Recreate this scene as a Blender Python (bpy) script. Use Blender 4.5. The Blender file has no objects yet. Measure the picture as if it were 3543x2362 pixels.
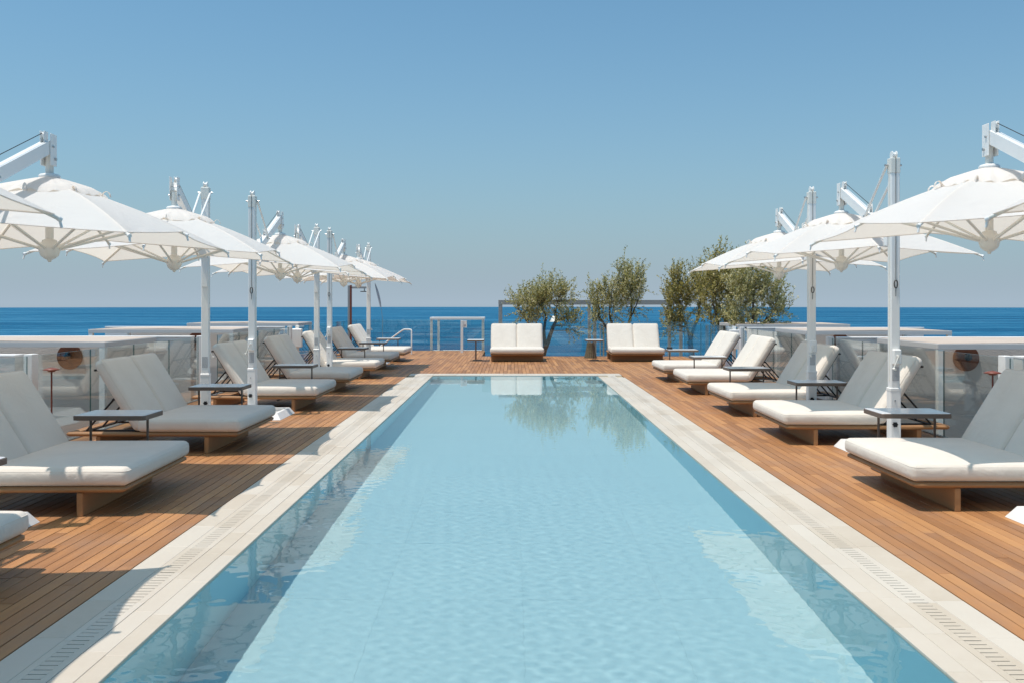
import bpy, math, random
from mathutils import Vector, Matrix

# ------------------------------------------------------------------ camera, world, sun, exposure
scene = bpy.context.scene
col = scene.collection
R = math.radians

cam_data = bpy.data.cameras.new('camera')
cam = bpy.data.objects.new('camera', cam_data)
col.objects.link(cam)
cam.location = (0.0, 0.0, 1.6)
cam.rotation_euler = (R(90), 0, 0)
cam_data.sensor_width = 36.0
cam_data.lens = 32.9
cam_data.shift_y = -0.0378
cam_data.clip_start = 0.1
cam_data.clip_end = 30000
scene.camera = cam

SUN_EL = R(74)
SHADOW_AZ = math.atan2(0.42, 1.0)          # shadows fall to +X and a little away
sun_dir = Vector((-math.cos(SUN_EL) * math.cos(SHADOW_AZ), -math.cos(SUN_EL) * math.sin(SHADOW_AZ), math.sin(SUN_EL)))

world = bpy.data.worlds.new('World')
scene.world = world
world.use_nodes = True
wn = world.node_tree.nodes
wl = world.node_tree.links
wn.clear()
w_out = wn.new('ShaderNodeOutputWorld')
w_bg = wn.new('ShaderNodeBackground')
w_sky = wn.new('ShaderNodeTexSky')
w_sky.sky_type = 'NISHITA'
w_sky.sun_disc = False
w_sky.sun_elevation = SUN_EL
w_sky.sun_rotation = math.atan2(sun_dir.x, sun_dir.y)
w_sky.altitude = 40
w_sky.air_density = 1.0
w_sky.dust_density = 2.0
w_sky.ozone_density = 6.0
# white-balance of the sky and an even band of sea haze low over the horizon, all the way round
w_tint = wn.new('ShaderNodeMix'); w_tint.data_type = 'RGBA'; w_tint.blend_type = 'MULTIPLY'
w_tint.inputs[0].default_value = 1.0
w_tint.inputs[7].default_value = (0.50, 0.765, 0.735, 1)
w_geo = wn.new('ShaderNodeTexCoord')
w_sep = wn.new('ShaderNodeSeparateXYZ')
w_m1 = wn.new('ShaderNodeMath'); w_m1.operation = 'MULTIPLY'; w_m1.inputs[1].default_value = -1 / 0.16
w_m2 = wn.new('ShaderNodeMath'); w_m2.operation = 'EXPONENT'
w_abs = wn.new('ShaderNodeMath'); w_abs.operation = 'ABSOLUTE'
w_haze = wn.new('ShaderNodeMix'); w_haze.data_type = 'RGBA'
w_haze.inputs[7].default_value = (2.04, 2.56, 3.04, 1)
wl.new(w_geo.outputs['Generated'], w_sep.inputs[0])
wl.new(w_sep.outputs['Z'], w_abs.inputs[0])
wl.new(w_abs.outputs[0], w_m1.inputs[0])
wl.new(w_m1.outputs[0], w_m2.inputs[0])
wl.new(w_sky.outputs[0], w_tint.inputs[6])
wl.new(w_m2.outputs[0], w_haze.inputs[0])
wl.new(w_tint.outputs[2], w_haze.inputs[6])
w_bg.inputs['Strength'].default_value = 0.15
wl.new(w_haze.outputs[2], w_bg.inputs['Color'])
wl.new(w_bg.outputs[0], w_out.inputs['Surface'])

sun_data = bpy.data.lights.new('sun', 'SUN')
sun_data.energy = 3.0
sun_data.angle = R(0.53)
sun_data.color = (1.0, 0.925, 0.85)
sun = bpy.data.objects.new('sun', sun_data)
col.objects.link(sun)
sun.location = (-20, 0, 40)
sun.rotation_euler = (-sun_dir).to_track_quat('-Z', 'Y').to_euler()
sun_data.cycles.is_caustics_light = True

scene.view_settings.view_transform = 'Standard'
scene.view_settings.look = 'None'
scene.view_settings.exposure = 0.34
scene.view_settings.gamma = 1.0
scene.view_settings.use_curve_mapping = False
scene.render.engine = 'CYCLES'
scene.cycles.max_bounces = 10
scene.cycles.transparent_max_bounces = 24
scene.cycles.transmission_bounces = 8
scene.cycles.glossy_bounces = 5
scene.cycles.use_denoising = True
scene.cycles.sample_clamp_indirect = 6.0

# ------------------------------------------------------------------ mesh helpers
class MB:
    """collects vertices and faces of ONE mesh"""
    def __init__(self):
        self.v, self.f, self.sm, self.mi = [], [], [], []

    def add(self, vs, fs, smooth=False, mi=0):
        o = len(self.v)
        self.v.extend([tuple(p) for p in vs])
        for f in fs:
            self.f.append([i + o for i in f])
            self.sm.append(smooth)
            self.mi.append(mi)

    def box(self, x0, x1, y0, y1, z0, z1, mi=0):
        vs = [(x0, y0, z0), (x1, y0, z0), (x1, y1, z0), (x0, y1, z0), (x0, y0, z1), (x1, y0, z1), (x1, y1, z1), (x0, y1, z1)]
        fs = [(3, 2, 1, 0), (4, 5, 6, 7), (0, 1, 5, 4), (1, 2, 6, 5), (2, 3, 7, 6), (3, 0, 4, 7)]
        self.add(vs, fs, False, mi)

    def bev(self, x0, x1, y0, y1, z0, z1, b, M=None, mi=0):
        """box with chamfered edges"""
        c = ((x0 + x1) / 2, (y0 + y1) / 2, (z0 + z1) / 2)
        h = ((x1 - x0) / 2, (y1 - y0) / 2, (z1 - z0) / 2)
        idx, vs = {}, []
        for sx in (-1, 1):
            for sy in (-1, 1):
                for sz in (-1, 1):
                    s = (sx, sy, sz)
                    for ax in range(3):
                        p = [c[k] + s[k] * (h[k] - (0 if k == ax else b)) for k in range(3)]
                        idx[(sx, sy, sz, ax)] = len(vs)
                        vs.append(p)
        fs = []
        for ax in range(3):
            o = [k for k in range(3) if k != ax]
            for s in (-1, 1):
                q = []
                for a, d in ((-1, -1), (1, -1), (1, 1), (-1, 1)):
                    t = [0, 0, 0]
                    t[ax], t[o[0]], t[o[1]] = s, a, d
                    q.append(idx[(t[0], t[1], t[2], ax)])
                fs.append(q)
        for ax in range(3):
            o = [k for k in range(3) if k != ax]
            for a in (-1, 1):
                for d in (-1, 1):
                    q = []
                    for s, m in ((-1, 0), (1, 0), (1, 1), (-1, 1)):
                        t = [0, 0, 0]
                        t[ax], t[o[0]], t[o[1]] = s, a, d
                        q.append(idx[(t[0], t[1], t[2], o[m])])
                    fs.append(q)
        for sx in (-1, 1):
            for sy in (-1, 1):
                for sz in (-1, 1):
                    fs.append([idx[(sx, sy, sz, k)] for k in range(3)])
        # outward orientation
        C = Vector(c)
        out = []
        V = [Vector(p) for p in vs]
        for f in fs:
            n = (V[f[1]] - V[f[0]]).cross(V[f[2]] - V[f[0]])
            m = sum((V[i] for i in f), Vector()) / len(f)
            out.append(list(reversed(f)) if n.dot(m - C) < 0 else f)
        if M is not None:
            vs = [M @ p for p in V]
        self.add(vs, out, False, mi)

    def tube(self, pts, rad, n=8, cap=True, smooth=True, sq=None):
        """swept tube; rad a number or a list; sq=(w,h) makes a rectangular bar"""
        pts = [Vector(p) for p in pts]
        rr = rad if isinstance(rad, (list, tuple)) else [rad] * len(pts)
        vs, fs = [], []
        t0 = (pts[1] - pts[0]).normalized()
        ref = Vector((0, 0, 1)) if abs(t0.z) < 0.95 else Vector((0, 1, 0))
        a = ref.cross(t0).normalized()
        for i, p in enumerate(pts):
            if i == 0: t = pts[1] - pts[0]
            elif i == len(pts) - 1: t = pts[-1] - pts[-2]
            else: t = (pts[i + 1] - pts[i]).normalized() + (pts[i] - pts[i - 1]).normalized()
            t.normalize()
            a = (a - t * a.dot(t)).normalized()
            b = t.cross(a)
            if sq:
                for (u, w) in ((-1, -1), (1, -1), (1, 1), (-1, 1)):
                    vs.append(p + a * u * sq[0] / 2 + b * w * sq[1] / 2)
            else:
                for k in range(n):
                    q = 2 * math.pi * k / n
                    vs.append(p + a * math.cos(q) * rr[i] + b * math.sin(q) * rr[i])
        m = 4 if sq else n
        for i in range(len(pts) - 1):
            for k in range(m):
                k2 = (k + 1) % m
                fs.append((i * m + k, i * m + k2, (i + 1) * m + k2, (i + 1) * m + k))
        self.add(vs, fs, smooth and not sq)
        if cap:
            self.add(vs[:m], [tuple(reversed(range(m)))])
            self.add(vs[-m:], [tuple(range(m))])

    def lathe(self, prof, n=20, c=(0, 0, 0), smooth=True):
        vs, fs = [], []
        for (r, z) in prof:
            for k in range(n):
                q = 2 * math.pi * k / n
                vs.append((c[0] + r * math.cos(q), c[1] + r * math.sin(q), c[2] + z))
        for i in range(len(prof) - 1):
            for k in range(n):
                k2 = (k + 1) % n
                fs.append((i * n + k, i * n + k2, (i + 1) * n + k2, (i + 1) * n + k))
        self.add(vs, fs, smooth)

    def mesh(self, name, mats):
        me = bpy.data.meshes.new(name)
        me.from_pydata(self.v, [], self.f)
        for m in (mats if isinstance(mats, (list, tuple)) else [mats]):
            me.materials.append(m)
        me.polygons.foreach_set('use_smooth', self.sm)
        me.polygons.foreach_set('material_index', self.mi)
        me.update()
        return me

    def build(self, name, mats, parent=None, loc=None, rz=0.0):
        return link(name, self.mesh(name, mats), parent, loc, rz)


def link(name, me, parent=None, loc=None, rz=0.0):
    o = bpy.data.objects.new(name, me)
    col.objects.link(o)
    if loc is not None: o.location = loc
    o.rotation_euler = (0, 0, rz)
    if parent is not None: o.parent = parent
    return o


def thing(name, label, cat, loc=(0, 0, 0), rz=0.0, group=None):
    o = link(name, None, None, loc, rz)
    return tag(o, label, cat, group)


def tag(o, label, cat, group=None):
    o['label'] = label
    o['category'] = cat
    if group: o['group'] = group
    return o


def struct(o):
    o['kind'] = 'structure'
    return o


def copy_tree(o, parent=None):
    c = o.copy()
    col.objects.link(c)
    if parent is not None: c.parent = parent
    for ch in list(o.children):
        copy_tree(ch, c)
    return c


# ------------------------------------------------------------------ material helpers
def new_mat(name):
    m = bpy.data.materials.new(name)
    m.use_nodes = True
    nt = m.node_tree
    nt.nodes.clear()
    out = nt.nodes.new('ShaderNodeOutputMaterial')
    return m, nt, out


def N(nt, t, **kw):
    n = nt.nodes.new(t)
    for k, v in kw.items():
        if k.startswith('i_'):
            n.inputs[int(k[2:])].default_value = v
        else:
            setattr(n, k, v)
    return n


def noise(nt, scale, detail=4.0, rough=0.55, vec=None, dist=0.0):
    n = nt.nodes.new('ShaderNodeTexNoise')
    n.inputs['Scale'].default_value = scale
    n.inputs['Detail'].default_value = detail
    n.inputs['Roughness'].default_value = rough
    n.inputs['Distortion'].default_value = dist
    if vec is not None: nt.links.new(vec, n.inputs['Vector'])
    return n


def ramp(nt, fac, stops):
    r = nt.nodes.new('ShaderNodeValToRGB')
    els = r.color_ramp.elements
    while len(els) < len(stops): els.new(0.5)
    for e, (p, c) in zip(els, stops):
        e.position = p
        e.color = (c[0], c[1], c[2], 1)
    nt.links.new(fac, r.inputs[0])
    return r


def mapping(nt, vec, scale):
    m = nt.nodes.new('ShaderNodeMapping')
    m.inputs['Scale'].default_value = scale
    nt.links.new(vec, m.inputs['Vector'])
    return m.outputs[0]


def math_n(nt, op, a, b=None, c=None):
    m = nt.nodes.new('ShaderNodeMath')
    m.operation = op
    for i, x in enumerate((a, b, c)):
        if x is None: continue
        if isinstance(x, (int, float)): m.inputs[i].default_value = x
        else: nt.links.new(x, m.inputs[i])
    return m.outputs[0]


def bump(nt, height, strength, dist):
    b = nt.nodes.new('ShaderNodeBump')
    b.inputs['Strength'].default_value = strength
    b.inputs['Distance'].default_value = dist
    nt.links.new(height, b.inputs['Height'])
    return b.outputs[0]


def simple(name, colr, rough=0.5, metal=0.0, var=0.06, vscale=3.0, bscale=None, bdist=0.002, spec=0.5, sheen=0.0):
    """principled with a slight mottling and optional fine relief"""
    m, nt, out = new_mat(name)
    p = N(nt, 'ShaderNodeBsdfPrincipled')
    tc = N(nt, 'ShaderNodeTexCoord')
    n = noise(nt, vscale, 5, 0.6, tc.outputs['Object'])
    a = tuple(max(0, c * (1 - var)) for c in colr)
    b = tuple(min(1, c * (1 + var)) for c in colr)
    r = ramp(nt, n.outputs['Fac'], [(0.3, a), (0.7, b)])
    nt.links.new(r.outputs[0], p.inputs['Base Color'])
    rr = math_n(nt, 'MULTIPLY_ADD', n.outputs['Fac'], 0.16, rough - 0.08)
    nt.links.new(rr, p.inputs['Roughness'])
    p.inputs['Metallic'].default_value = metal
    p.inputs['Specular IOR Level'].default_value = spec
    if sheen: p.inputs['Sheen Weight'].default_value = sheen
    if bscale:
        n2 = noise(nt, bscale, 3, 0.6, tc.outputs['Object'])
        nt.links.new(bump(nt, n2.outputs['Fac'], 0.6, bdist), p.inputs['Normal'])
    nt.links.new(p.outputs[0], out.inputs[0])
    return m


def wood(name, stops, per_island, along='Y', grain=(26, 1.6, 26), rough=0.55, obj_coords=False, tint_by=0.35, wear=0.5):
    m, nt, out = new_mat(name)
    p = N(nt, 'ShaderNodeBsdfPrincipled')
    geo = N(nt, 'ShaderNodeNewGeometry')
    if per_island: rnd = geo.outputs['Random Per Island']
    else:
        oi = N(nt, 'ShaderNodeObjectInfo')
        rnd = oi.outputs['Random']
    tc = N(nt, 'ShaderNodeTexCoord')
    src = tc.outputs['Object'] if obj_coords else geo.outputs['Position']
    comb = N(nt, 'ShaderNodeCombineXYZ')
    for k in range(3):
        nt.links.new(math_n(nt, 'MULTIPLY', rnd, (37.0, 53.0, 71.0)[k]), comb.inputs[k])
    addv = N(nt, 'ShaderNodeVectorMath', operation='ADD')
    nt.links.new(src, addv.inputs[0])
    nt.links.new(comb.outputs[0], addv.inputs[1])
    vec = mapping(nt, addv.outputs[0], grain)
    g = noise(nt, 1.0, 6, 0.62, vec, 0.6)
    g2 = noise(nt, 0.33, 3, 0.5, vec, 0.2)
    base = math_n(nt, 'MULTIPLY_ADD', rnd, tint_by * 2, 0.5 - tint_by)
    gg = math_n(nt, 'ADD', math_n(nt, 'MULTIPLY', g.outputs['Fac'], 0.55), math_n(nt, 'MULTIPLY', g2.outputs['Fac'], 0.45))
    f = math_n(nt, 'ADD', base, math_n(nt, 'MULTIPLY_ADD', gg, 0.9, -0.45))
    r = ramp(nt, f, stops)
    # greyed weathering blotches
    wz = noise(nt, 2.3, 4, 0.6, geo.outputs['Position'])
    wm = math_n(nt, 'MULTIPLY', math_n(nt, 'MULTIPLY_ADD', wz.outputs['Fac'], 2.2, -1.05), wear)
    mix = N(nt, 'ShaderNodeMix', data_type='RGBA')
    mix.clamp_factor = True
    nt.links.new(wm, mix.inputs[0])
    nt.links.new(r.outputs[0], mix.inputs[6])
    mix.inputs[7].default_value = (0.32, 0.185, 0.12, 1)
    nt.links.new(mix.outputs[2], p.inputs['Base Color'])
    nt.links.new(math_n(nt, 'MULTIPLY_ADD', g.outputs['Fac'], 0.25, rough - 0.12), p.inputs['Roughness'])
    p.inputs['Specular IOR Level'].default_value = 0.35
    nt.links.new(bump(nt, g.outputs['Fac'], 0.5, 0.0015), p.inputs['Normal'])
    nt.links.new(p.outputs[0], out.inputs[0])
    return m


DECK = [(0.05, (0.20, 0.090, 0.038)), (0.3, (0.31, 0.140, 0.056)), (0.52, (0.41, 0.188, 0.074)), (0.75, (0.51, 0.248, 0.098)), (0.97, (0.63, 0.33, 0.13))]
TEAK = [(0.1, (0.23, 0.110, 0.046)), (0.45, (0.34, 0.172, 0.073)), (0.75, (0.42, 0.226, 0.097)), (0.95, (0.49, 0.28, 0.125))]
M = {}
M['plank'] = wood('deck_wood', DECK, False, tint_by=0.21, wear=0.9)
M['plank_far'] = wood('deck_wood_far', DECK, True, tint_by=0.21, wear=0.9)
M['teak'] = wood('teak', TEAK, False, grain=(3, 30, 30), obj_coords=True, tint_by=0.1, rough=0.5, wear=0.12)
M['teak_leg'] = wood('teak_leg', TEAK, False, grain=(30, 3, 30), obj_coords=True, tint_by=0.1, rough=0.55, wear=0.15)
M['white'] = simple('white_lacquer', (0.87, 0.85, 0.815), 0.38, var=0.03)
M['white_warm'] = simple('white_plastic', (0.80, 0.765, 0.69), 0.45, var=0.03)
M['bronze'] = simple('bronze_metal', (0.15, 0.105, 0.08), 0.45, 0.1)
M['dark'] = simple('dark_metal', (0.032, 0.027, 0.024), 0.5, 0.3)
M['black'] = simple('black_plastic', (0.012, 0.012, 0.013), 0.5)
M['steel'] = simple('steel', (0.5, 0.5, 0.5), 0.3, 1.0)
M['top'] = simple('table_laminate', (0.74, 0.735, 0.73), 0.22, var=0.02)
M['grey_metal'] = simple('grey_aluminium', (0.34, 0.335, 0.33), 0.45, 0.2)
M['beige_metal'] = simple('beige_post', (0.55, 0.47, 0.40), 0.5)
M['terracotta'] = simple('terracotta_metal', (0.20, 0.052, 0.03), 0.45, var=0.1)
M['rust'] = simple('rust_disc', (0.19, 0.07, 0.035), 0.35, 0.3, var=0.2, vscale=8)
M['globe'] = simple('dark_globe', (0.02, 0.03, 0.045), 0.12)
M['stucco'] = simple('white_stucco', (0.74, 0.70, 0.68), 0.85, var=0.04, vscale=2, bscale=34, bdist=0.012)
M['beam'] = simple('pergola_shade_grey', (0.60, 0.575, 0.56), 0.5, var=0.03)  # white beams; the grey of their shaded faces is put into the colour
M['cap'] = simple('wall_cap', (0.78, 0.76, 0.74), 0.7, var=0.03)
M['fabric_roof'] = simple('pergola_fabric', (0.56, 0.455, 0.375), 0.85, var=0.05)
M['concrete'] = simple('podium_concrete', (0.46, 0.37, 0.28), 0.85, var=0.1, bscale=20, bdist=0.004)
M['paver'] = simple('paver_concrete', (0.40, 0.39, 0.37), 0.85, var=0.12, vscale=9, bscale=60)
M['bark'] = simple('olive_bark', (0.11, 0.085, 0.065), 0.9, var=0.45, vscale=14, bscale=40, bdist=0.02)
M['twig'] = simple('olive_twig', (0.23, 0.20, 0.11), 0.8, var=0.2)
M['wicker'] = simple('bronze_wicker', (0.13, 0.10, 0.055), 0.6, var=0.25, vscale=20)
M['void'] = simple('dark_void', (0.03, 0.028, 0.026), 0.9)
M['flag'] = simple('flag_cloth', (0.55, 0.52, 0.54), 0.9)


def cushion_mat():
    m, nt, out = new_mat('outdoor_fabric')
    p = N(nt, 'ShaderNodeBsdfPrincipled')
    tc = N(nt, 'ShaderNodeTexCoord')
    oi = N(nt, 'ShaderNodeObjectInfo')
    n1 = noise(nt, 3.0, 4, 0.6, tc.outputs['Object'])
    r = ramp(nt, n1.outputs['Fac'], [(0.3, (0.72, 0.64, 0.55)), (0.7, (0.765, 0.69, 0.60))])
    nt.links.new(r.outputs[0], p.inputs['Base Color'])
    p.inputs['Roughness'].default_value = 0.8
    p.inputs['Specular IOR Level'].default_value = 0.25
    p.inputs['Sheen Weight'].default_value = 0.15
    w = N(nt, 'ShaderNodeTexWave', wave_type='BANDS', bands_direction='X')
    w.inputs['Scale'].default_value = 130
    w2 = N(nt, 'ShaderNodeTexWave', wave_type='BANDS', bands_direction='Y')
    w2.inputs['Scale'].default_value = 130
    nt.links.new(tc.outputs['Object'], w.inputs['Vector'])
    nt.links.new(tc.outputs['Object'], w2.inputs['Vector'])
    wv = math_n(nt, 'MULTIPLY', math_n(nt, 'ADD', w.outputs['Fac'], w2.outputs['Fac']), 0.5)
    sh = N(nt, 'ShaderNodeVectorMath', operation='ADD')
    sv = N(nt, 'ShaderNodeCombineXYZ')
    for k in range(3): nt.links.new(math_n(nt, 'MULTIPLY', oi.outputs['Random'], (31.0, 17.0, 47.0)[k]), sv.inputs[k])
    nt.links.new(tc.outputs['Object'], sh.inputs[0])
    nt.links.new(sv.outputs[0], sh.inputs[1])
    n2 = noise(nt, 4.5, 4, 0.55, sh.outputs[0], 1.2)
    b1 = bump(nt, wv, 0.25, 0.0008)
    b2 = N(nt, 'ShaderNodeBump')
    b2.inputs['Strength'].default_value = 0.5
    b2.inputs['Distance'].default_value = 0.022
    nt.links.new(n2.outputs['Fac'], b2.inputs['Height'])
    nt.links.new(b1, b2.inputs['Normal'])
    nt.links.new(b2.outputs[0], p.inputs['Normal'])
    nt.links.new(p.outputs[0], out.inputs[0])
    return m


M['cushion'] = cushion_mat()


def canopy_mat():
    m, nt, out = new_mat('parasol_fabric')
    tc = N(nt, 'ShaderNodeTexCoord')
    n1 = noise(nt, 2.2, 4, 0.6, tc.outputs['Object'])
    n2 = noise(nt, 4.0, 3, 0.5, mapping(nt, tc.outputs['Object'], (1, 1, 2)), 1.2)
    bn = bump(nt, n2.outputs['Fac'], 0.5, 0.025)
    d = N(nt, 'ShaderNodeBsdfPrincipled')
    r = ramp(nt, n1.outputs['Fac'], [(0.3, (0.90, 0.89, 0.875)), (0.7, (0.93, 0.92, 0.905))])
    nt.links.new(r.outputs[0], d.inputs['Base Color'])
    d.inputs['Roughness'].default_value = 0.85
    d.inputs['Specular IOR Level'].default_value = 0.2
    nt.links.new(bn, d.inputs['Normal'])
    t = N(nt, 'ShaderNodeBsdfTranslucent')
    t.inputs['Color'].default_value = (0.99, 0.87, 0.74, 1)
    mx = N(nt, 'ShaderNodeMixShader')
    mx.inputs[0].default_value = 0.45
    nt.links.new(d.outputs[0], mx.inputs[1])
    nt.links.new(t.outputs[0], mx.inputs[2])
    nt.links.new(mx.outputs[0], out.inputs[0])
    return m


M['canopy'] = canopy_mat()


def glass_mat():
    m, nt, out = new_mat('balustrade_glass')
    tr = N(nt, 'ShaderNodeBsdfTransparent')
    tr.inputs['Color'].default_value = (0.91, 0.935, 0.925, 1)
    gl = N(nt, 'ShaderNodeBsdfGlossy')
    gl.inputs['Roughness'].default_value = 0.0
    gl.inputs['Color'].default_value = (0.95, 0.97, 0.97, 1)
    lw = N(nt, 'ShaderNodeLayerWeight')
    lw.inputs['Blend'].default_value = 0.5
    f5 = math_n(nt, 'POWER', lw.outputs['Facing'], 5.0)
    fr = math_n(nt, 'MULTIPLY_ADD', f5, 0.95, 0.045)
    mx = N(nt, 'ShaderNodeMixShader')
    nt.links.new(fr, mx.inputs[0])
    nt.links.new(tr.outputs[0], mx.inputs[1])
    nt.links.new(gl.outputs[0], mx.inputs[2])
    nt.links.new(mx.outputs[0], out.inputs[0])
    return m


M['glass'] = glass_mat()
M['glass_edge'] = simple('glass_edge', (0.10, 0.17, 0.16), 0.2, var=0.03)


def stone_mat():
    m, nt, out = new_mat('coping_limestone')
    p = N(nt, 'ShaderNodeBsdfPrincipled')
    geo = N(nt, 'ShaderNodeNewGeometry')
    oi = N(nt, 'ShaderNodeObjectInfo')
    n1 = noise(nt, 1.4, 5, 0.6, geo.outputs['Position'])
    n2 = noise(nt, 18, 5, 0.7, geo.outputs['Position'])
    f = math_n(nt, 'ADD', math_n(nt, 'MULTIPLY', oi.outputs['Random'], 0.45), math_n(nt, 'ADD', math_n(nt, 'MULTIPLY', n1.outputs['Fac'], 0.5), math_n(nt, 'MULTIPLY_ADD', n2.outputs['Fac'], 0.3, -0.15)))
    r = ramp(nt, f, [(0.1, (0.52, 0.43, 0.325)), (0.4, (0.59, 0.51, 0.415)), (0.8, (0.625, 0.56, 0.475))])
    nt.links.new(r.outputs[0], p.inputs['Base Color'])
    nt.links.new(math_n(nt, 'MULTIPLY_ADD', n1.outputs['Fac'], 0.5, 0.25), p.inputs['Roughness'])
    nt.links.new(bump(nt, n2.outputs['Fac'], 0.4, 0.001), p.inputs['Normal'])
    nt.links.new(p.outputs[0], out.inputs[0])
    return m


M['stone'] = stone_mat()
M['grout'] = simple('grout', (0.50, 0.42, 0.30), 0.9, var=0.1)


def pool_tile_mat(name, c0, c1):
    m, nt, out = new_mat(name)
    p = N(nt, 'ShaderNodeBsdfPrincipled')
    geo = N(nt, 'ShaderNodeNewGeometry')
    oi = N(nt, 'ShaderNodeObjectInfo')
    n1 = noise(nt, 2.5, 5, 0.6, geo.outputs['Position'])
    f = math_n(nt, 'ADD', math_n(nt, 'MULTIPLY', oi.outputs['Random'], 0.35), math_n(nt, 'MULTIPLY', n1.outputs['Fac'], 0.65))
    r = ramp(nt, f, [(0.2, c0), (0.8, c1)])
    nt.links.new(r.outputs[0], p.inputs['Base Color'])
    p.inputs['Roughness'].default_value = 0.6
    nt.links.new(p.outputs[0], out.inputs[0])
    return m


M['pool_tile'] = pool_tile_mat('pool_tile', (0.45, 0.60, 0.61), (0.48, 0.63, 0.635))
M['pool_wall'] = pool_tile_mat('pool_wall_shade_blue', (0.28, 0.55, 0.62), (0.31, 0.58, 0.65))  # walls bluer than the floor: deep blue of the shaded strip painted in


def water_mat():
    m, nt, out = new_mat('pool_water')
    g = N(nt, 'ShaderNodeBsdfGlass')
    g.inputs['IOR'].default_value = 1.333
    g.inputs['Roughness'].default_value = 0.0
    g.inputs['Color'].default_value = (0.93, 0.985, 1.0, 1)
    nt.links.new(g.outputs[0], out.inputs[0])
    return m


M['water'] = water_mat()


def sea_mat():
    m, nt, out = new_mat('sea_water')
    p = N(nt, 'ShaderNodeBsdfPrincipled')
    geo = N(nt, 'ShaderNodeNewGeometry')
    v1 = mapping(nt, geo.outputs['Position'], (0.0011, 0.0075, 1))
    st = noise(nt, 1.0, 5, 0.6, v1, 0.3)
    v2 = mapping(nt, geo.outputs['Position'], (0.02, 0.055, 1))
    wv = noise(nt, 1.0, 6, 0.65, v2, 0.4)
    v3 = mapping(nt, geo.outputs['Position'], (0.5, 0.8, 1))
    wf = noise(nt, 1.0, 4, 0.6, v3, 0.2)
    f = math_n(nt, 'ADD', math_n(nt, 'MULTIPLY', st.outputs['Fac'], 0.55), math_n(nt, 'ADD', math_n(nt, 'MULTIPLY', wv.outputs['Fac'], 0.33), math_n(nt, 'MULTIPLY', wf.outputs['Fac'], 0.12)))
    r = ramp(nt, f, [(0.42, (0.003, 0.070, 0.158)), (0.5, (0.006, 0.112, 0.22)), (0.575, (0.05, 0.20, 0.325))])
    nt.links.new(r.outputs[0], p.inputs['Base Color'])
    p.inputs['Roughness'].default_value = 0.45
    p.inputs['IOR'].default_value = 1.333
    p.inputs['Specular IOR Level'].default_value = 0.07
    hh = math_n(nt, 'ADD', math_n(nt, 'MULTIPLY', wv.outputs['Fac'], 1.0), math_n(nt, 'MULTIPLY', wf.outputs['Fac'], 0.25))
    nt.links.new(bump(nt, hh, 0.9, 3.0), p.inputs['Normal'])
    nt.links.new(p.outputs[0], out.inputs[0])
    return m


M['sea'] = sea_mat()


def leaf_mat(name, stops):
    m, nt, out = new_mat(name)
    geo = N(nt, 'ShaderNodeNewGeometry')
    r = ramp(nt, geo.outputs['Random Per Island'], stops)
    p = N(nt, 'ShaderNodeBsdfPrincipled')
    nt.links.new(r.outputs[0], p.inputs['Base Color'])
    p.inputs['Roughness'].default_value = 0.38
    t = N(nt, 'ShaderNodeBsdfTranslucent')
    nt.links.new(r.outputs[0], t.inputs['Color'])
    mx = N(nt, 'ShaderNodeMixShader')
    mx.inputs[0].default_value = 0.50
    nt.links.new(p.outputs[0], mx.inputs[1])
    nt.links.new(t.outputs[0], mx.inputs[2])
    nt.links.new(mx.outputs[0], out.inputs[0])
    return m


OLIVE = [(0.0, (0.12, 0.12, 0.04)), (0.3, (0.34, 0.315, 0.10)), (0.6, (0.58, 0.52, 0.20)), (0.85, (0.80, 0.73, 0.45))]
OLIVE_D = [(0.0, (0.11, 0.10, 0.03)), (0.35, (0.31, 0.27, 0.07)), (0.7, (0.54, 0.45, 0.12)), (0.92, (0.76, 0.66, 0.32))]
M['leaf'] = leaf_mat('olive_leaf', OLIVE)
M['leaf_dark'] = leaf_mat('olive_leaf_dark', OLIVE_D)


def sticker_mat():
    m, nt, out = new_mat('printed_sticker')
    p = N(nt, 'ShaderNodeBsdfPrincipled')
    tc = N(nt, 'ShaderNodeTexCoord')
    w = N(nt, 'ShaderNodeTexWave', wave_type='BANDS', bands_direction='Z')
    w.inputs['Scale'].default_value = 24
    nt.links.new(tc.outputs['Object'], w.inputs['Vector'])
    n = noise(nt, 160, 1, 0.5, tc.outputs['Object'])
    f = math_n(nt, 'MULTIPLY', w.outputs['Fac'], math_n(nt, 'MULTIPLY_ADD', n.outputs['Fac'], 2.0, -0.3))
    r = ramp(nt, f, [(0.3, (0.60, 0.60, 0.60)), (0.6, (0.28, 0.28, 0.29))])
    nt.links.new(r.outputs[0], p.inputs['Base Color'])
    nt.links.new(p.outputs[0], out.inputs[0])
    return m


M['sticker'] = sticker_mat()

# ------------------------------------------------------------------ setting: sea, podium, terraces
SEA_Z = -40.0
mb = MB()
rings, seg = [0, 30, 80, 200, 500, 1200, 3000, 5500, 8700], 96
vs, fs = [(0, 0, SEA_Z)], []
for r_ in rings[1:]:
    for k in range(seg):
        q = 2 * math.pi * k / seg
        vs.append((r_ * math.cos(q), r_ * math.sin(q), SEA_Z))
for k in range(seg):
    fs.append((0, 1 + k, 1 + (k + 1) % seg))
for i in range(len(rings) - 2):
    for k in range(seg):
        k2 = (k + 1) % seg
        fs.append((1 + i * seg + k, 1 + (i + 1) * seg + k, 1 + (i + 1) * seg + k2, 1 + i * seg + k2))
mb.add(vs, fs)
struct(mb.build('sea', M['sea']))

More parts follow.
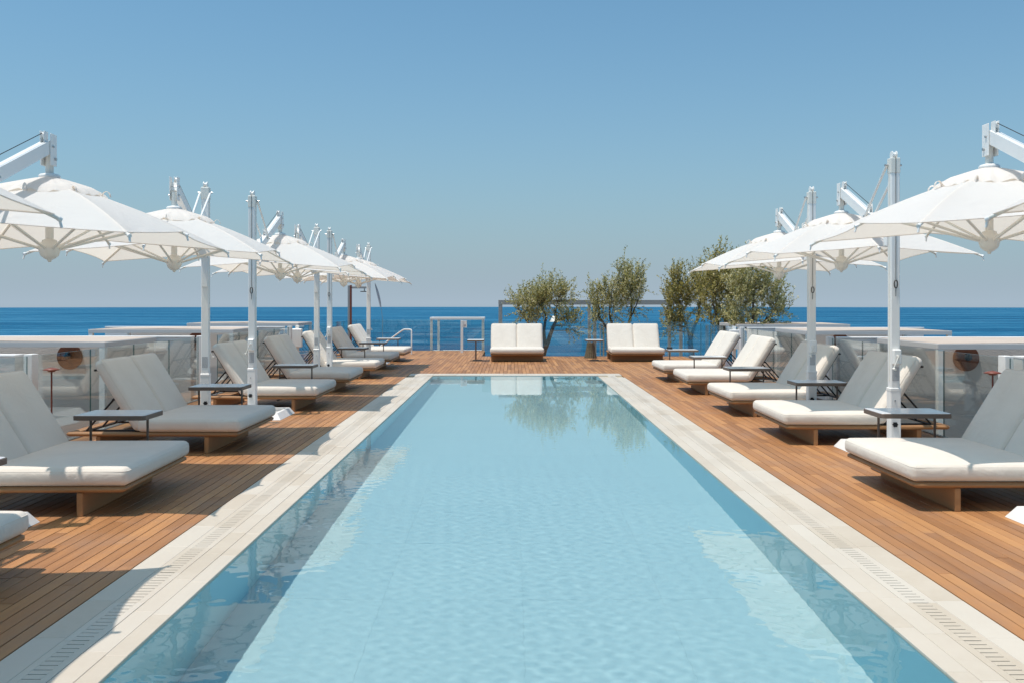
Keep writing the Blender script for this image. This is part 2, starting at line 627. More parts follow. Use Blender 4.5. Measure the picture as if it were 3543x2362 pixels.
POOL_X0, POOL_X1, POOL_Y0, POOL_Y1, POOL_D = -1.745, 1.883, 1.2, 20.70, 0.98
COP_X0, COP_X1, COP_Y1 = -2.29, 2.43, 21.23
FEN_L, FEN_R = -5.18, 5.15
DECK_END_L, DECK_END_R = 31.3, 28.0
mb = MB()
mb.box(-9.8, 9.8, -6, 36, -39.9, -1.30)
struct(mb.build('podium', M['concrete']))
# deck bodies
mb = MB()
mb.box(FEN_L - 0.12, COP_X0, -3, DECK_END_L + 0.1, -1.296, -0.045)
mb.box(COP_X1, FEN_R + 0.12, -3, DECK_END_R + 0.1, -1.296, -0.045)
mb.box(COP_X0, -0.9, COP_Y1, DECK_END_L + 0.1, -1.296, -0.045)
mb.box(-0.9, COP_X1, COP_Y1, DECK_END_R + 0.1, -1.296, -0.045)
struct(mb.build('deck_base', M['void']))

# ------------------------------------------------------------------ planks
rng = random.Random(5)
PW, GAP, TH = 0.0825, 0.0055, 0.024
unit = MB()
unit.bev(-PW / 2, PW / 2, -0.5, 0.5, -TH, 0, 0.0022)
plank_mesh = unit.mesh('plank', M['plank'])


def lay_deck(name, x0, x1, y0, y1, lens, maxn=300, skip=None):
    root = struct(link(name, None))
    items = []
    n = round((x1 - x0) / (PW + GAP))
    step = (x1 - x0) / n
    for i in range(n):
        x = x0 + step * (i + 0.5)
        y = y0 - rng.random() * lens[0]
        while y < y1:
            L = rng.uniform(*lens)
            a, b = max(y, y0), min(y + L, y1)
            y += L
            if b - a < 0.08: continue
            if skip and skip(x, a): continue
            items.append((x, a, b, step))
    items.sort(key=lambda t: t[1] + abs(t[0]) * 0.2)
    far = MB()
    for k, (x, a, b, st) in enumerate(items):
        dz = rng.uniform(-0.0012, 0.0006)
        if k < maxn:
            o = link('plank', plank_mesh, root, (x, (a + b) / 2, dz))
            o.scale = ((st - GAP) / PW, b - a - 0.004, 1)
        else:
            w = (st - GAP) / 2
            far.bev(x - w, x + w, a + 0.002, b - 0.002, -TH + dz, dz, 0.0022)
    if far.v:
        f = far.build('plank_field', M['plank_far'], root)
        f['kind'] = 'stuff'
    return root


lay_deck('deck_left', FEN_L + 0.03, COP_X0 - 0.004, 2.2, DECK_END_L, (1.0, 2.6))
lay_deck('deck_right', COP_X1 + 0.004, FEN_R - 0.03, 2.2, DECK_END_R, (0.9, 2.4))
lay_deck('deck_far', COP_X0, -0.9, COP_Y1 + 0.004, DECK_END_L, (0.6, 1.9), 150)
lay_deck('deck_rear', -0.9, COP_X1, COP_Y1 + 0.004, DECK_END_R, (0.6, 1.9), 220)

# ------------------------------------------------------------------ pool
mb = MB()
x0, x1, y0, y1, zb, zt = POOL_X0, POOL_X1, POOL_Y0, POOL_Y1, -POOL_D - 0.0022, -0.02
mb.add([(x0, y0, zb), (x1, y0, zb), (x1, y1, zb), (x0, y1, zb), (x0, y0, zt), (x1, y0, zt), (x1, y1, zt), (x0, y1, zt)],
       [(0, 1, 2, 3), (0, 4, 5, 1), (1, 5, 6, 2), (2, 6, 7, 3), (3, 7, 4, 0)])
mb.mi = [0, 1, 1, 1, 1]
basin = struct(mb.build('pool_basin', [M['pool_tile'], M['pool_wall']]))
tw, tl = (x1 - x0) / 4, 1.22
tm = MB()
tm.bev(-tw / 2 + 0.0006, tw / 2 - 0.0006, -tl / 2 + 0.0006, tl / 2 - 0.0006, -0.0016, 0, 0.0004)
tile_mesh = tm.mesh('floor_tile', M['pool_tile'])
y = y0
while y < y1 - 0.3:
    for i in range(4):
        o = link('floor_tile', tile_mesh, basin, (x0 + tw * (i + 0.5), y + tl / 2, -POOL_D + rng.uniform(-0.0003, 0.0003)))
        o.cycles.is_caustics_receiver = True
    y += tl
basin.cycles.is_caustics_receiver = True

# water surface
import numpy as np
nx, ny = 260, 1390
wx0, wx1, wy0, wy1 = POOL_X0 - 0.01, POOL_X1 + 0.01, POOL_Y0 - 0.005, POOL_Y1 + 0.01
gx, gy = np.meshgrid(np.linspace(wx0, wx1, nx + 1), np.linspace(wy0, wy1, ny + 1))
gz = np.zeros_like(gx)
nr = np.random.RandomState(4)
for _ in range(40):
    lam = 0.050 * (3.4 ** nr.rand())
    th = nr.rand() * 2 * np.pi
    k_ = 2 * np.pi / lam
    amp = 0.000034 * (lam / 0.10) ** 1.45
    ph = nr.rand() * 6.28
    wob = 0.35 * np.sin(0.9 * gx * math.cos(th + 1) + 0.7 * gy * math.sin(th + 2) + ph)
    gz += amp * np.sin(k_ * (gx * math.cos(th) + gy * math.sin(th)) + ph + 3 * wob)
fade = np.clip((18.0 - gy) / 13.0, 0.10, 1.0)
patch = 0.75 + 0.35 * np.sin(0.9 * gx + 0.55 * gy) * np.sin(0.4 * gy - 0.8 * gx + 1)
gz = -0.014 + gz * fade * patch
me = bpy.data.meshes.new('pool_water')
nv = (nx + 1) * (ny + 1)
me.vertices.add(nv)
me.vertices.foreach_set('co', np.stack([gx, gy, gz], -1).reshape(-1).astype(np.float32))
ii, jj = np.meshgrid(np.arange(nx), np.arange(ny))
a_ = (jj * (nx + 1) + ii).reshape(-1)
quads = np.stack([a_, a_ + 1, a_ + nx + 2, a_ + nx + 1], -1).reshape(-1)
nf = nx * ny
me.loops.add(nf * 4)
me.polygons.add(nf)
me.loops.foreach_set('vertex_index', quads.astype(np.int32))
me.polygons.foreach_set('loop_start', np.arange(0, nf * 4, 4, dtype=np.int32))
me.polygons.foreach_set('loop_total', np.full(nf, 4, dtype=np.int32))
me.polygons.foreach_set('use_smooth', np.ones(nf, dtype=bool))
me.materials.append(M['water'])
me.update(calc_edges=True)
me.validate()
water = struct(link('pool_water', me))
water.cycles.is_caustics_caster = True

# coping stones in rows along the pool
cop = struct(link('pool_coping', None))
mb = MB()
mb.box(COP_X0, POOL_X0 - 0.001, POOL_Y0, COP_Y1, -0.50, -0.022)
mb.box(POOL_X1 + 0.001, COP_X1, POOL_Y0, COP_Y1, -0.50, -0.022)
mb.box(POOL_X0 - 0.001, POOL_X1 + 0.001, POOL_Y1 + 0.001, COP_Y1, -0.50, -0.022)
mb.build('grout_bed', M['grout'], cop)
SL = 0.56
G = 0.0018


def stone_mesh(w, l):
    b = MB()
    b.bev(-w / 2 + G / 2, w / 2 - G / 2, -l / 2 + G / 2, l / 2 - G / 2, -0.03, 0, 0.0025)
    return b.mesh('coping_stone', M['stone'])


def grate_mesh(w, l, n=11):
    b = MB()
    m = 0.04
    hw, hl = w / 2 - G / 2, l / 2 - G / 2
    b.bev(-hw, -hw + m, -hl, hl, -0.03, 0, 0.0015)
    b.bev(hw - m, hw, -hl, hl, -0.03, 0, 0.0015)
    s = 0.008
    p = 2 * hl / n
    for k in range(n):
        b.box(-hw + m, hw - m, -hl + p * k + (s / 2), -hl + p * (k + 1) - s / 2, -0.03, -0.0005)
    return b.mesh('grating_stone', M['stone'])


rows_w = [(0.105, 'p'), (0.115, 'p'), (0.165, 'g'), (0.16, 'p')]     # from the water outwards
meshes = [grate_mesh(w, SL) if k == 'g' else stone_mesh(w, SL) for (w, k) in rows_w]
nst = int((POOL_Y1 - 2.0) / SL) + 1
for side in (-1, 1):
    off = 0.0
    for (w, k), me in zip(rows_w, meshes):
        xx = (POOL_X1 + off + w / 2) if side > 0 else (POOL_X0 - off - w / 2)
        off += w
        sh = 0.0 if k == 'g' else rng.uniform(0, SL)
        for i in range(nst + 1):
            yy = POOL_Y1 - SL * (i + 0.5) + (sh - SL / 2 if sh else 0) - 0.02
            if yy + SL / 2 > POOL_Y1: continue
            o = link('grating_stone' if k == 'g' else 'coping_stone', me, cop, (xx, yy, rng.uniform(-0.0008, 0.0008)))
# far row
fw = (COP_X1 - COP_X0) / 9
for (w, ycen) in ((0.25, POOL_Y1 + 0.127), (0.275, POOL_Y1 + 0.39)):
    b = MB()
    b.bev(-fw / 2 + G / 2, fw / 2 - G / 2, -w / 2, w / 2, -0.03, 0, 0.0025)
    me = b.mesh('coping_stone', M['stone'])
    for i in range(9):
        link('coping_stone', me, cop, (COP_X0 + fw * (i + 0.5), ycen, rng.uniform(-0.0008, 0.0008)))

# ------------------------------------------------------------------ lounger
def rounded_box(lx, ly, lz, r, nx=14, ny=14, nz=5, puff=0.0, nxyz=None):
    """cushion centred on the origin, edges rounded with radius r, puffed faces"""
    b = MB()
    hx, hy, hz = lx / 2, ly / 2, lz / 2

    def coords(h, n):
        # dense near both ends so the rounding is smooth
        e = [0.0, 0.25, 0.5, 0.75]
        a = [-h + r * t for t in e] + [-h + r + (2 * h - 2 * r) * k / n for k in range(n + 1)] + [h - r * t for t in reversed(e)]
        return a
    cx, cy, cz = coords(hx, nx), coords(hy, ny), coords(hz, max(1, nz - 3)) if hz > r else None
    if cz is None: cz = [-hz + 2 * hz * k / 8 for k in range(9)]

    def put(x, y, z):
        ix = max(-hx + r, min(hx - r, x)); iy = max(-hy + r, min(hy - r, y))
        rz = min(r, hz)
        iz = max(-hz + rz, min(hz - rz, z))
        d = Vector((x - ix, y - iy, z - iz))
        if d.length > 1e-9:
            m = max(abs(d.x), abs(d.y), abs(d.z))
            d = d.normalized() * m
        p = Vector((ix, iy, iz)) + d
        u, v, w = x / hx, y / hy, z / hz
        p.z += puff * w * (1 - u ** 4) * (1 - v ** 4)
        p.x += puff * 0.6 * u * (1 - v ** 4) * (1 - w * w)
        p.y += puff * 0.6 * v * (1 - u ** 4) * (1 - w * w)
        return p

    def grid(A, B, fn, flip):
        vs = [fn(a, c) for c in B for a in A]
        n = len(A)
        fs = []
        for j in range(len(B) - 1):
            for i in range(n - 1):
                q = (j * n + i, j * n + i + 1, (j + 1) * n + i + 1, (j + 1) * n + i)
                fs.append(tuple(reversed(q)) if flip else q)
        b.add(vs, fs, True)
    for s in (-1, 1):
        grid(cx, cy, lambda a, c: put(a, c, s * hz), s < 0)
        grid(cx, cz, lambda a, c: put(a, s * hy, c), s > 0)
        grid(cy, cz, lambda a, c: put(s * hx, a, c), s < 0)
    # weld the seams
    import bmesh
    me = b.mesh('tmp', [])
    bm = bmesh.new(); bm.from_mesh(me)
    bmesh.ops.remove_doubles(bm, verts=bm.verts, dist=1e-5)
    out = MB()
    bm.verts.index_update()
    out.add([v.co.copy() for v in bm.verts], [[v.index for v in f.verts] for f in bm.faces], True)
    bm.free(); bpy.data.meshes.remove(me)
    return out


LW, LLEN = 1.46, 1.85
BA = R(58)


def rail_ring(x0, x1, y0, y1, zc, w, h, rc=0.05):
    """closed rounded-rectangle sweep"""
    b = MB()
    path = []
    for (cx, cy, a0) in ((x1 - rc, y1 - rc, 0), (x0 + rc, y1 - rc, 90), (x0 + rc, y0 + rc, 180), (x1 - rc, y0 + rc, 270)):
        for k in range(5):
            a = R(a0 + 22.5 * k)
            path.append((cx, cy, math.cos(a), math.sin(a)))
    prof = [(0, -h / 2), (-0.012, -h / 2)]
    prof = []
    for k in range(8):
        a = 2 * math.pi * k / 8 + math.pi / 8
        prof.append((max(-1, min(1, math.cos(a) * 1.12)) * w / 2 - w / 2, max(-1, min(1, math.sin(a) * 1.12)) * h / 2))
    vs, fs = [], []
    for (cx, cy, nx_, ny_) in path:
        for (o, z) in prof:
            vs.append((cx + nx_ * (rc + o), cy + ny_ * (rc + o), zc + z))
    n, m = len(path), len(prof)
    for i in range(n):
        j = (i + 1) % n
        for k in range(m):
            k2 = (k + 1) % m
            fs.append((i * m + k, j * m + k, j * m + k2, i * m + k2))
    b.add(vs, fs, True)
    return b


def make_lounger():
    t = link('sun_lounger', None)
    rail_ring(0, LLEN, -LW / 2, LW / 2, 0.203, 0.085, 0.046).build('frame', M['teak'], t)
    for k in range(6):
        s = MB()
        xc = 0.17 + k * 0.175
        s.bev(xc - 0.05, xc + 0.05, -LW / 2 + 0.087, LW / 2 - 0.087, 0.186, 0.204, 0.003)
        s.build('slat', M['teak_leg'], t)
    for xc in (0.34, 1.50):
        s = MB()
        s.bev(xc - 0.024, xc + 0.024, -LW / 2 + 0.015, LW / 2 - 0.015, 0.0, 0.179, 0.005)
        s.build('leg', M['teak_leg'], t)
    seat = rounded_box(1.11, LW + 0.01, 0.135, 0.050, puff=0.010).build('seat_cushion', M['cushion'], t, (0.535, 0, 0.296))
    def piping(hx, hy, z, rc):
        pts = []
        for (cx, cy, a0) in ((hx - rc, hy - rc, 0), (-hx + rc, hy - rc, 90), (-hx + rc, -hy + rc, 180), (hx - rc, -hy + rc, 270)):
            for k in range(6):
                a = R(a0 + 18 * k)
                pts.append((cx + math.cos(a) * rc, cy + math.sin(a) * rc, z))
        pts.append(pts[0])
        q = MB(); q.tube(pts, 0.0035, 6, cap=False)
        return q
    piping(0.555 - 0.006, LW / 2 + 0.005 - 0.006, 0.043, 0.045).build('piping', M['cushion'], seat)
    d = Vector((math.cos(BA), 0, math.sin(BA)))
    n = Vector((-math.sin(BA), 0, math.cos(BA)))
    hinge = Vector((1.115, 0, 0.225))
    bw = LW / 2 - 0.004
    me = rounded_box(0.86, bw, 0.125, 0.055, 12, 10, puff=0.012).mesh('back_cushion', M['cushion'])
    for s in (-1, 1):
        o = link('back_cushion', me, t)
        c = hinge + d * 0.42 + n * 0.066
        o.location = (c.x, s * (bw / 2 + 0.003), c.z)
        o.rotation_euler = (0, -BA, 0)
    for o in [c for c in t.children if c.name.startswith('back_cushion')]:
        piping(0.43 - 0.006, bw / 2 - 0.006, 0.040, 0.050).build('piping', M['cushion'], o)
    # dark metal back frame and struts
    f = MB()
    for s in (-1, 1):
        for yy in (0.10, 0.62):
            f.tube([hinge + Vector((0, s * yy, 0)) - n * 0.014, hinge + d * 0.80 + Vector((0, s * yy, 0)) - n * 0.014], 0.014, 8)
    for tt in (0.02, 0.42, 0.79):
        p = hinge + d * tt - n * 0.03
        f.tube([p + Vector((0, -0.66, 0)), p + Vector((0, 0.66, 0))], 0.012, 8)
    f.build('back_frame', M['dark'], t)
    for s in (-1, 1):
        for yy in (0.16, 0.56):
            st = MB()
            st.tube([hinge + d * 0.44 - n * 0.045 + Vector((0, s * yy, 0)), (1.70, s * yy, 0.215)], 0.011, 8)
            st.build('strut', M['dark'], t)
    rk = MB()
    for s in (-1, 1):
        rk.tube([(1.05, s * 0.36, 0.195), (1.80, s * 0.36, 0.195)], 0.012, sq=(0.03, 0.02))
    rk.tube([(1.70, -0.62, 0.212), (1.70, 0.62, 0.212)], 0.011)
    rk.build('back_rail', M['dark'], t)
    return t


lounger = make_lounger()
LX, RX = -2.89, 3.07
ORD = ['nearest', 'second', 'third', 'fourth', 'fifth', 'sixth', 'seventh', 'eighth']
spots = []
lab_left = ['white double sun lounger mostly cut off by bottom left corner of picture',
            'large white double sun lounger at left edge, mostly in parasol shade, second along left deck',
            'cream double sun lounger third along left deck, between two dark side tables',
            'white double sun lounger fourth along left deck, just beyond the first pair of posts',
            'white double sun lounger fifth along left deck, before the second pair of posts',
            'white double sun lounger sixth along left deck, just behind second pair of posts',
            'white double sun lounger seventh along left deck, second farthest of that row',
            'white double sun lounger eighth along left deck, farthest of that row near the shower']
for yn, lb in zip((4.15, 7.0, 9.93, 13.80, 16.72, 19.65, 22.45, 25.25), lab_left):
    spots.append((LX, yn + LW / 2, math.pi, lb, 'loungers along the left deck'))
lab_right = ['large white double sun lounger nearest on right deck, cut by right picture edge',
             'white double sun lounger second on right deck, just behind large white topped side table',
             'white double sun lounger third on right deck, behind the second parasol post',
             'white double sun lounger fourth along right deck, fully sunlit backrest beyond the posts',
             'white double sun lounger farthest along right deck, below the olive trees']
for yn, lb in zip((7.17, 10.52, 13.13, 16.25, 18.80), lab_right):
    spots.append((RX, yn + LW / 2, 0.0, lb, 'loungers along the right deck'))
spots.append((0.13, 25.38, math.pi / 2, 'white double lounger facing the pool, left of two before rear glass', 'loungers facing the pool end'))
spots.append((3.44, 25.38, math.pi / 2, 'white double lounger facing the pool, right of two before rear glass', 'loungers facing the pool end'))
for i, (x, y, rz, lb, gp) in enumerate(spots):
    o = lounger if i == 0 else copy_tree(lounger)
    o.location = (x, y, 0)
    jit = rng.uniform(-0.02, 0.02)
    o.location = (x + rng.uniform(-0.025, 0.025), y, 0)
    o.rotation_euler = (0, 0, rz + jit)
    tag(o, lb, 'sun lounger', gp)

# ------------------------------------------------------------------ side table
def make_table():
    t = link('side_table', None)
    lx, ly, h = 0.66, 0.47, 0.58
    b = MB()
    rc = 0.035

    def outline(e):
        pts = []
        for (cx, cy, a0) in ((lx / 2 - rc, ly / 2 - rc, 0), (-lx / 2 + rc, ly / 2 - rc, 90), (-lx / 2 + rc, -ly / 2 + rc, 180), (lx / 2 - rc, -ly / 2 + rc, 270)):
            for k in range(5):
                a = R(a0 + 22.5 * k)
                pts.append((cx + math.cos(a) * (rc + e), cy + math.sin(a) * (rc + e)))
        return pts

    def prism(z0, z1, e, bv):
        n = 20
        lv = [(z0, e), (z1 - bv, e), (z1, e - bv)]
        vs = [(x, y, z) for (z, ee) in lv for (x, y) in outline(ee)]
        fs = [(i * n + k, i * n + (k + 1) % n, (i + 1) * n + (k + 1) % n, (i + 1) * n + k) for i in range(2) for k in range(n)]
        fs += [tuple(reversed(range(n))), tuple(range(2 * n, 3 * n))]
        return vs, fs
    b.add(*prism(h - 0.045, h - 0.004, 0, 0.003))
    b.build('rim', M['bronze'], t)
    b = MB()
    b.add(*prism(h - 0.0038, h, -0.010, 0.002))
    b.build('table_top', M['top'], t)
    for s in (-1, 1):
        b = MB()
        b.tube([(s * 0.265, 0, 0.018), (s * 0.265, 0, h - 0.0455)], 0.012, 10)
        b.build('leg', M['bronze'], t)
        b = MB()
        b.bev(s * 0.265 - 0.016, s * 0.265 + 0.016, -0.165, 0.165, 0.003, 0.018, 0.004)
        b.build('foot', M['bronze'], t)
    b = MB()
    b.tube([(-0.255, 0, 0.025), (0.255, 0, 0.025)], 0.008, 8)
    b.build('stretcher', M['bronze'], t)
    return t


table = make_table()
tabs = [(-3.68, 6.0, 0, 'dark rimmed side table barely visible at left edge beside shaded lounger'),
        (-3.66, 8.72, 0, 'dark rimmed side table largest on left deck, in front of cream lounger'),
        (-3.62, 11.62, 0, 'dark rimmed side table just in front of first pair of left posts'),
        (-3.58, 15.5, 0, 'dark rimmed side table between fourth and fifth loungers of left row'),
        (-3.63, 21.38, 0, 'dark rimmed side table behind second pair of left posts'),
        (-3.58, 24.15, 0, 'dark rimmed side table between the last two loungers of left row'),
        (-3.55, 26.95, 0, 'small dark rimmed side table at far end of left row by handrail'),
        (3.74, 8.87, 0, 'large white topped side table with brown rim, front of right deck'),
        (3.98, 12.22, 0, 'white topped side table with brown rim before second right post'),
        (3.72, 14.83, 0, 'white topped side table between third and fourth loungers on right'),
        (3.76, 17.95, 0, 'white topped side table between the last two loungers on right'),
        (3.72, 20.5, 0, 'white topped side table beside right rear lounger, black dish on it'),
        (-1.0, 25.9, math.pi / 2, 'narrow end-on side table left of the rear loungers'),
        (2.27, 25.9, math.pi / 2, 'narrow end-on side table between the two rear loungers')]
for i, (x, y, rz, lb) in enumerate(tabs):
    o = table if i == 0 else copy_tree(table)
    o.location = (x, y, 0)
    o.rotation_euler = (0, 0, rz + rng.uniform(-0.02, 0.02))
    tag(o, lb, 'side table', 'side tables by the loungers')
b = MB()
b.lathe([(0.0, 0.006), (0.05, 0.006), (0.06, 0.045), (0.068, 0.045), (0.058, 0.0), (0.0, 0.0)], 16)
tag(b.build('ashtray', M['black'], None, (3.47, 20.6, 0.581)), 'small black dish on corner of farthest right side table', 'dish')

# ------------------------------------------------------------------ cantilever parasol
HUBX = 1.56
HALF = 1.14
ZAP, ZC, ZM = 2.62, 2.115, 2.205


def rib_point(k, t):
    """point of the fabric above rib k (0..7) at fraction t of its length"""
    a = math.pi / 4 * k
    if k % 2 == 0: rr, zt = HALF, ZM
    else: rr, zt = HALF * math.sqrt(2), ZC
    r = 0.10 + (rr - 0.10) * t
    z = ZAP + (zt - ZAP) * t + 0.035 * math.sin(math.pi * t) * (1.2 if k % 2 else 0.7)
    return Vector((HUBX + r * math.cos(a), r * math.sin(a), z))


def make_parasol():
    rg = random.Random(9)
    t = link('cantilever_parasol', None)
    # weighted base
    b = MB()
    hx, hy = 0.42, 0.50
    b.add([(-hx, -hy, 0.002), (hx, -hy, 0.002), (hx, hy, 0.002), (-hx, hy, 0.002), (-hx + 0.06, -hy + 0.06, 0.09), (hx - 0.06, -hy + 0.06, 0.09), (hx - 0.06, hy - 0.06, 0.09), (-hx + 0.06, hy - 0.06, 0.09),
           (-hx + 0.10, -hy + 0.10, 0.09), (hx - 0.10, -hy + 0.10, 0.09), (hx - 0.10, hy - 0.10, 0.09), (-hx + 0.10, hy - 0.10, 0.09),
           (-hx + 0.10, -hy + 0.10, 0.04), (hx - 0.10, -hy + 0.10, 0.04), (hx - 0.10, hy - 0.10, 0.04), (-hx + 0.10, hy - 0.10, 0.04)],
          [(0, 1, 5, 4), (1, 2, 6, 5), (2, 3, 7, 6), (3, 0, 4, 7), (4, 5, 9, 8), (5, 6, 10, 9), (6, 7, 11, 10), (7, 4, 8, 11),
           (8, 9, 13, 12), (9, 10, 14, 13), (10, 11, 15, 14), (11, 8, 12, 15), (12, 13, 14, 15), (3, 2, 1, 0)])
    b.build('base_frame', M['white'], t)
    for sx in (-1, 1):
        for sy in (-1, 1):
            b = MB()
            b.bev(min(sx * 0.005, sx * 0.31), max(sx * 0.005, sx * 0.31), min(sy * 0.065, sy * 0.39), max(sy * 0.065, sy * 0.39), 0.041, 0.078, 0.004)
            b.build('base_paver', M['paver'], t)
    # post: chamfered square profile with a recessed track
    b = MB()
    b.bev(-0.048, 0.048, -0.048, 0.048, 0.60, 3.06, 0.008)
    post = b.build('post', M['white'], t)
    b = MB()
    for s in (-1, 1):
        b.box(-0.016, 0.016, min(s * 0.0475, s * 0.0500), max(s * 0.0475, s * 0.0500), 0.75, 3.0)
    b.build('track', M['white_warm'], post)
    b = MB()
    b.bev(-0.056, 0.056, -0.056, 0.056, 0.042, 0.66, 0.008)
    b.bev(-0.059, 0.059, -0.059, 0.059, 0.648, 0.682, 0.005)
    b.build('post_sleeve', M['white'], t)
    b = MB()
    b.bev(-0.052, 0.052, -0.052, 0.052, 2.94, 3.10, 0.006)
    b.build('post_cap', M['white_warm'], t)
    b = MB()
    for s in (-1, 1):
        b.tube([(0.0, s * 0.018, 3.135), (0.0, s * 0.026, 3.135)], 0.042, 14)
    b.tube([(0, -0.016, 3.135), (0, 0.016, 3.135)], 0.026, 12)
    b.build('pulley', M['white'], t)
    for sx in (-1, 1):
        for zz in (0.30,):
            b = MB()
            for k in range(6):
                a = math.pi / 3 * k
                b.tube([(sx * 0.058, 0.012 + 0.018 * math.cos(a), zz + 0.018 * math.sin(a)), (sx * 0.078, 0.012 + 0.018 * math.cos(a), zz + 0.018 * math.sin(a))], 0.010, 6)
            b.tube([(sx * 0.057, 0.012, zz), (sx * 0.080, 0.012, zz)], 0.018, 8)
            b.build('knob', M['black'], t)
        b = MB()
        b.tube([(sx * 0.057, 0.01, 0.55), (sx * 0.066, 0.01, 0.55)], 0.008, 8)
        b.build('bolt', M['steel'], t)
    # crank box and handle
    b = MB()
    b.bev(-0.104, -0.0505, -0.042, 0.042, 0.93, 1.09, 0.010)
    cb = b.build('crank_box', M['white'], t)
    b = MB()
    b.tube([(-0.104, 0.0, 1.02), (-0.135, 0.0, 1.02)], 0.009, 8)
    b.tube([(-0.130, 0.0, 1.02), (-0.130, 0.055, 0.89)], 0.008, 8)
    b.tube([(-0.122, 0.055, 0.89), (-0.185, 0.06, 0.885)], 0.013, 8)
    b.build('crank_handle', M['white_warm'], cb)
    for sx in (-1, 1):
        b = MB()
        b.box(min(sx * 0.0490, sx * 0.0500), max(sx * 0.0490, sx * 0.0500), -0.036, 0.036, 0.76, 0.90)
        b.build('sticker', M['sticker'], t)
    # pull cable with ring on the far face from the arm
    b = MB()
    b.tube([(-0.054, 0.0, 3.10), (-0.054, 0.0, 1.82)], 0.0028, 5)
    ring = [(-0.056, 0.018 * math.cos(q), 1.77 + 0.042 * math.sin(q)) for q in [2 * math.pi * k / 14 for k in range(15)]]
    b.tube(ring, 0.005, 6, cap=False)
    b.tube([(-0.056, 0.0, 1.73), (-0.056, 0.002, 1.64)], 0.003, 5)
    b.build('cable', M['dark'], t)
    # slider carriage on the arm side, arm, struts
    b = MB()
    b.bev(0.0505, 0.066, -0.040, 0.040, 1.80, 2.56, 0.004)
    b.bev(0.066, 0.12, -0.036, 0.036, 2.24, 2.36, 0.008)
    for s in (-1, 1):
        b.bev(0.03, 0.13, min(s * 0.0505, s * 0.060), max(s * 0.0505, s * 0.060), 2.18, 2.38, 0.003)
    b.build('slider', M['white'], t)
    A0, A1 = Vector((0.10, 0, 2.30)), Vector((HUBX - 0.03, 0, 2.925))
    b = MB()
    b.tube([A0, A1], 0.04, sq=(0.072, 0.105))
    arm = b.build('arm', M['white'], t)
    ad = (A1 - A0).normalized()
    an = Vector((-ad.z, 0, ad.x))
    for tt, w in ((0.40, 0.02), (0.97, 0.02)):
        b = MB()
        p = A0 + (A1 - A0) * tt + an * 0.0535
        for s in (-1, 1):
            b.bev(p.x - 0.035, p.x + 0.035, min(s * 0.012, s * 0.02), max(s * 0.012, s * 0.02), p.z - 0.01, p.z + 0.085, 0.006)
        b.tube([p + Vector((0, -0.0125, 0.05)), p + Vector((0, 0.0125, 0.05))], 0.028, 12)
        b.build('arm_pulley', M['white'], arm)
    b = MB()
    b.tube([A0 + (A1 - A0) * 0.40 + an * 0.125, A0 + (A1 - A0) * 0.97 + an * 0.125], 0.0035, 5)
    b.build('cable', M['dark'], arm)
    sp = A0 + (A1 - A0) * 0.40
    for s in (-1, 1):
        b = MB()
        b.tube([(0.02, s * 0.066, 3.03), (sp.x, s * 0.052, sp.z)], 0.0145, 8)
        st = b.build('strut', M['white'], t)
        b = MB()
        b.tube([(0.02, s * 0.048, 3.03), (0.02, s * 0.092, 3.03)], 0.011, 8)
        b.build('bolt', M['steel'], st)
        b = MB()
        b.tube([(sp.x, s * 0.037, sp.z), (sp.x, s * 0.072, sp.z)], 0.011, 8)
        b.build('bolt', M['steel'], st)
    # yoke and mast
    b = MB()
    for s in (-1, 1):
        b.bev(HUBX - 0.07, HUBX + 0.04, min(s * 0.0365, s * 0.046), max(s * 0.0365, s * 0.046), 2.76, 3.03, 0.006)
    b.build('yoke', M['white'], t)
    b = MB()
    b.tube([(HUBX - 0.0, -0.062, 2.82), (HUBX - 0.0, 0.062, 2.82)], 0.012, 8)
    b.build('bolt', M['steel'], t)
    b = MB()
    b.tube([(HUBX - 0.035, -0.058, 2.92), (HUBX - 0.035, 0.058, 2.92)], 0.010, 8)
    b.build('bolt', M['steel'], t)
    b = MB()
    b.tube([(HUBX, 0, 2.08), (HUBX, 0, 2.86)], 0.033, 16)
    b.build('mast', M['white_warm'], t)
    # hub: upper collar and the ball below
    b = MB()
    b.lathe([(0.035, 2.70), (0.075, 2.69), (0.088, 2.675), (0.080, 2.655), (0.035, 2.65)], 20, (HUBX, 0, 0))
    b.build('collar', M['white'], t)
    b = MB()
    b.lathe([(0.034, 2.14), (0.058, 2.13), (0.060, 2.115), (0.072, 2.11), (0.085, 2.075), (0.086, 2.045), (0.072, 2.00), (0.045, 1.975), (0.018, 1.962), (0.012, 1.945), (0.0, 1.943)], 22, (HUBX, 0, 0))
    b.build('hub', M['white_warm'], t)
    # ribs and stays
    for k in range(8):
        a = math.pi / 4 * k
        pts = [rib_point(k, tt) - Vector((0, 0, 0.016)) for tt in (0.0, 0.25, 0.5, 0.75, 1.0)]
        dirv = (pts[-1] - pts[-2]).normalized()
        pts[-1] = pts[-1] + dirv * 0.035
        b = MB()
        b.tube(pts, 0.0125, 8)
        rb = b.build('rib', M['white_warm'], t)
        b = MB()
        e = pts[-1]
        side = Vector((-math.sin(a), math.cos(a), 0))
        b.tube([e - dirv * 0.012, e + dirv * 0.010], 0.016, 8)
        b.tube([e + Vector((0, 0, -0.008)), e + Vector((0, 0, -0.045)) + dirv * 0.012], 0.008, 6)
        b.build('rib_cap', M['white'], rb)
        tt = 0.60 if k % 2 else 0.72
        end = rib_point(k, tt) - Vector((0, 0, 0.036))
        st = Vector((HUBX + 0.070 * math.cos(a), 0.070 * math.sin(a), 2.055))
        b = MB()
        b.tube([st, end], 0.0115, 8)
        b.build('stay', M['white_warm'], t)
    # fabric
    b = MB()
    nt_, ns = 12, 8
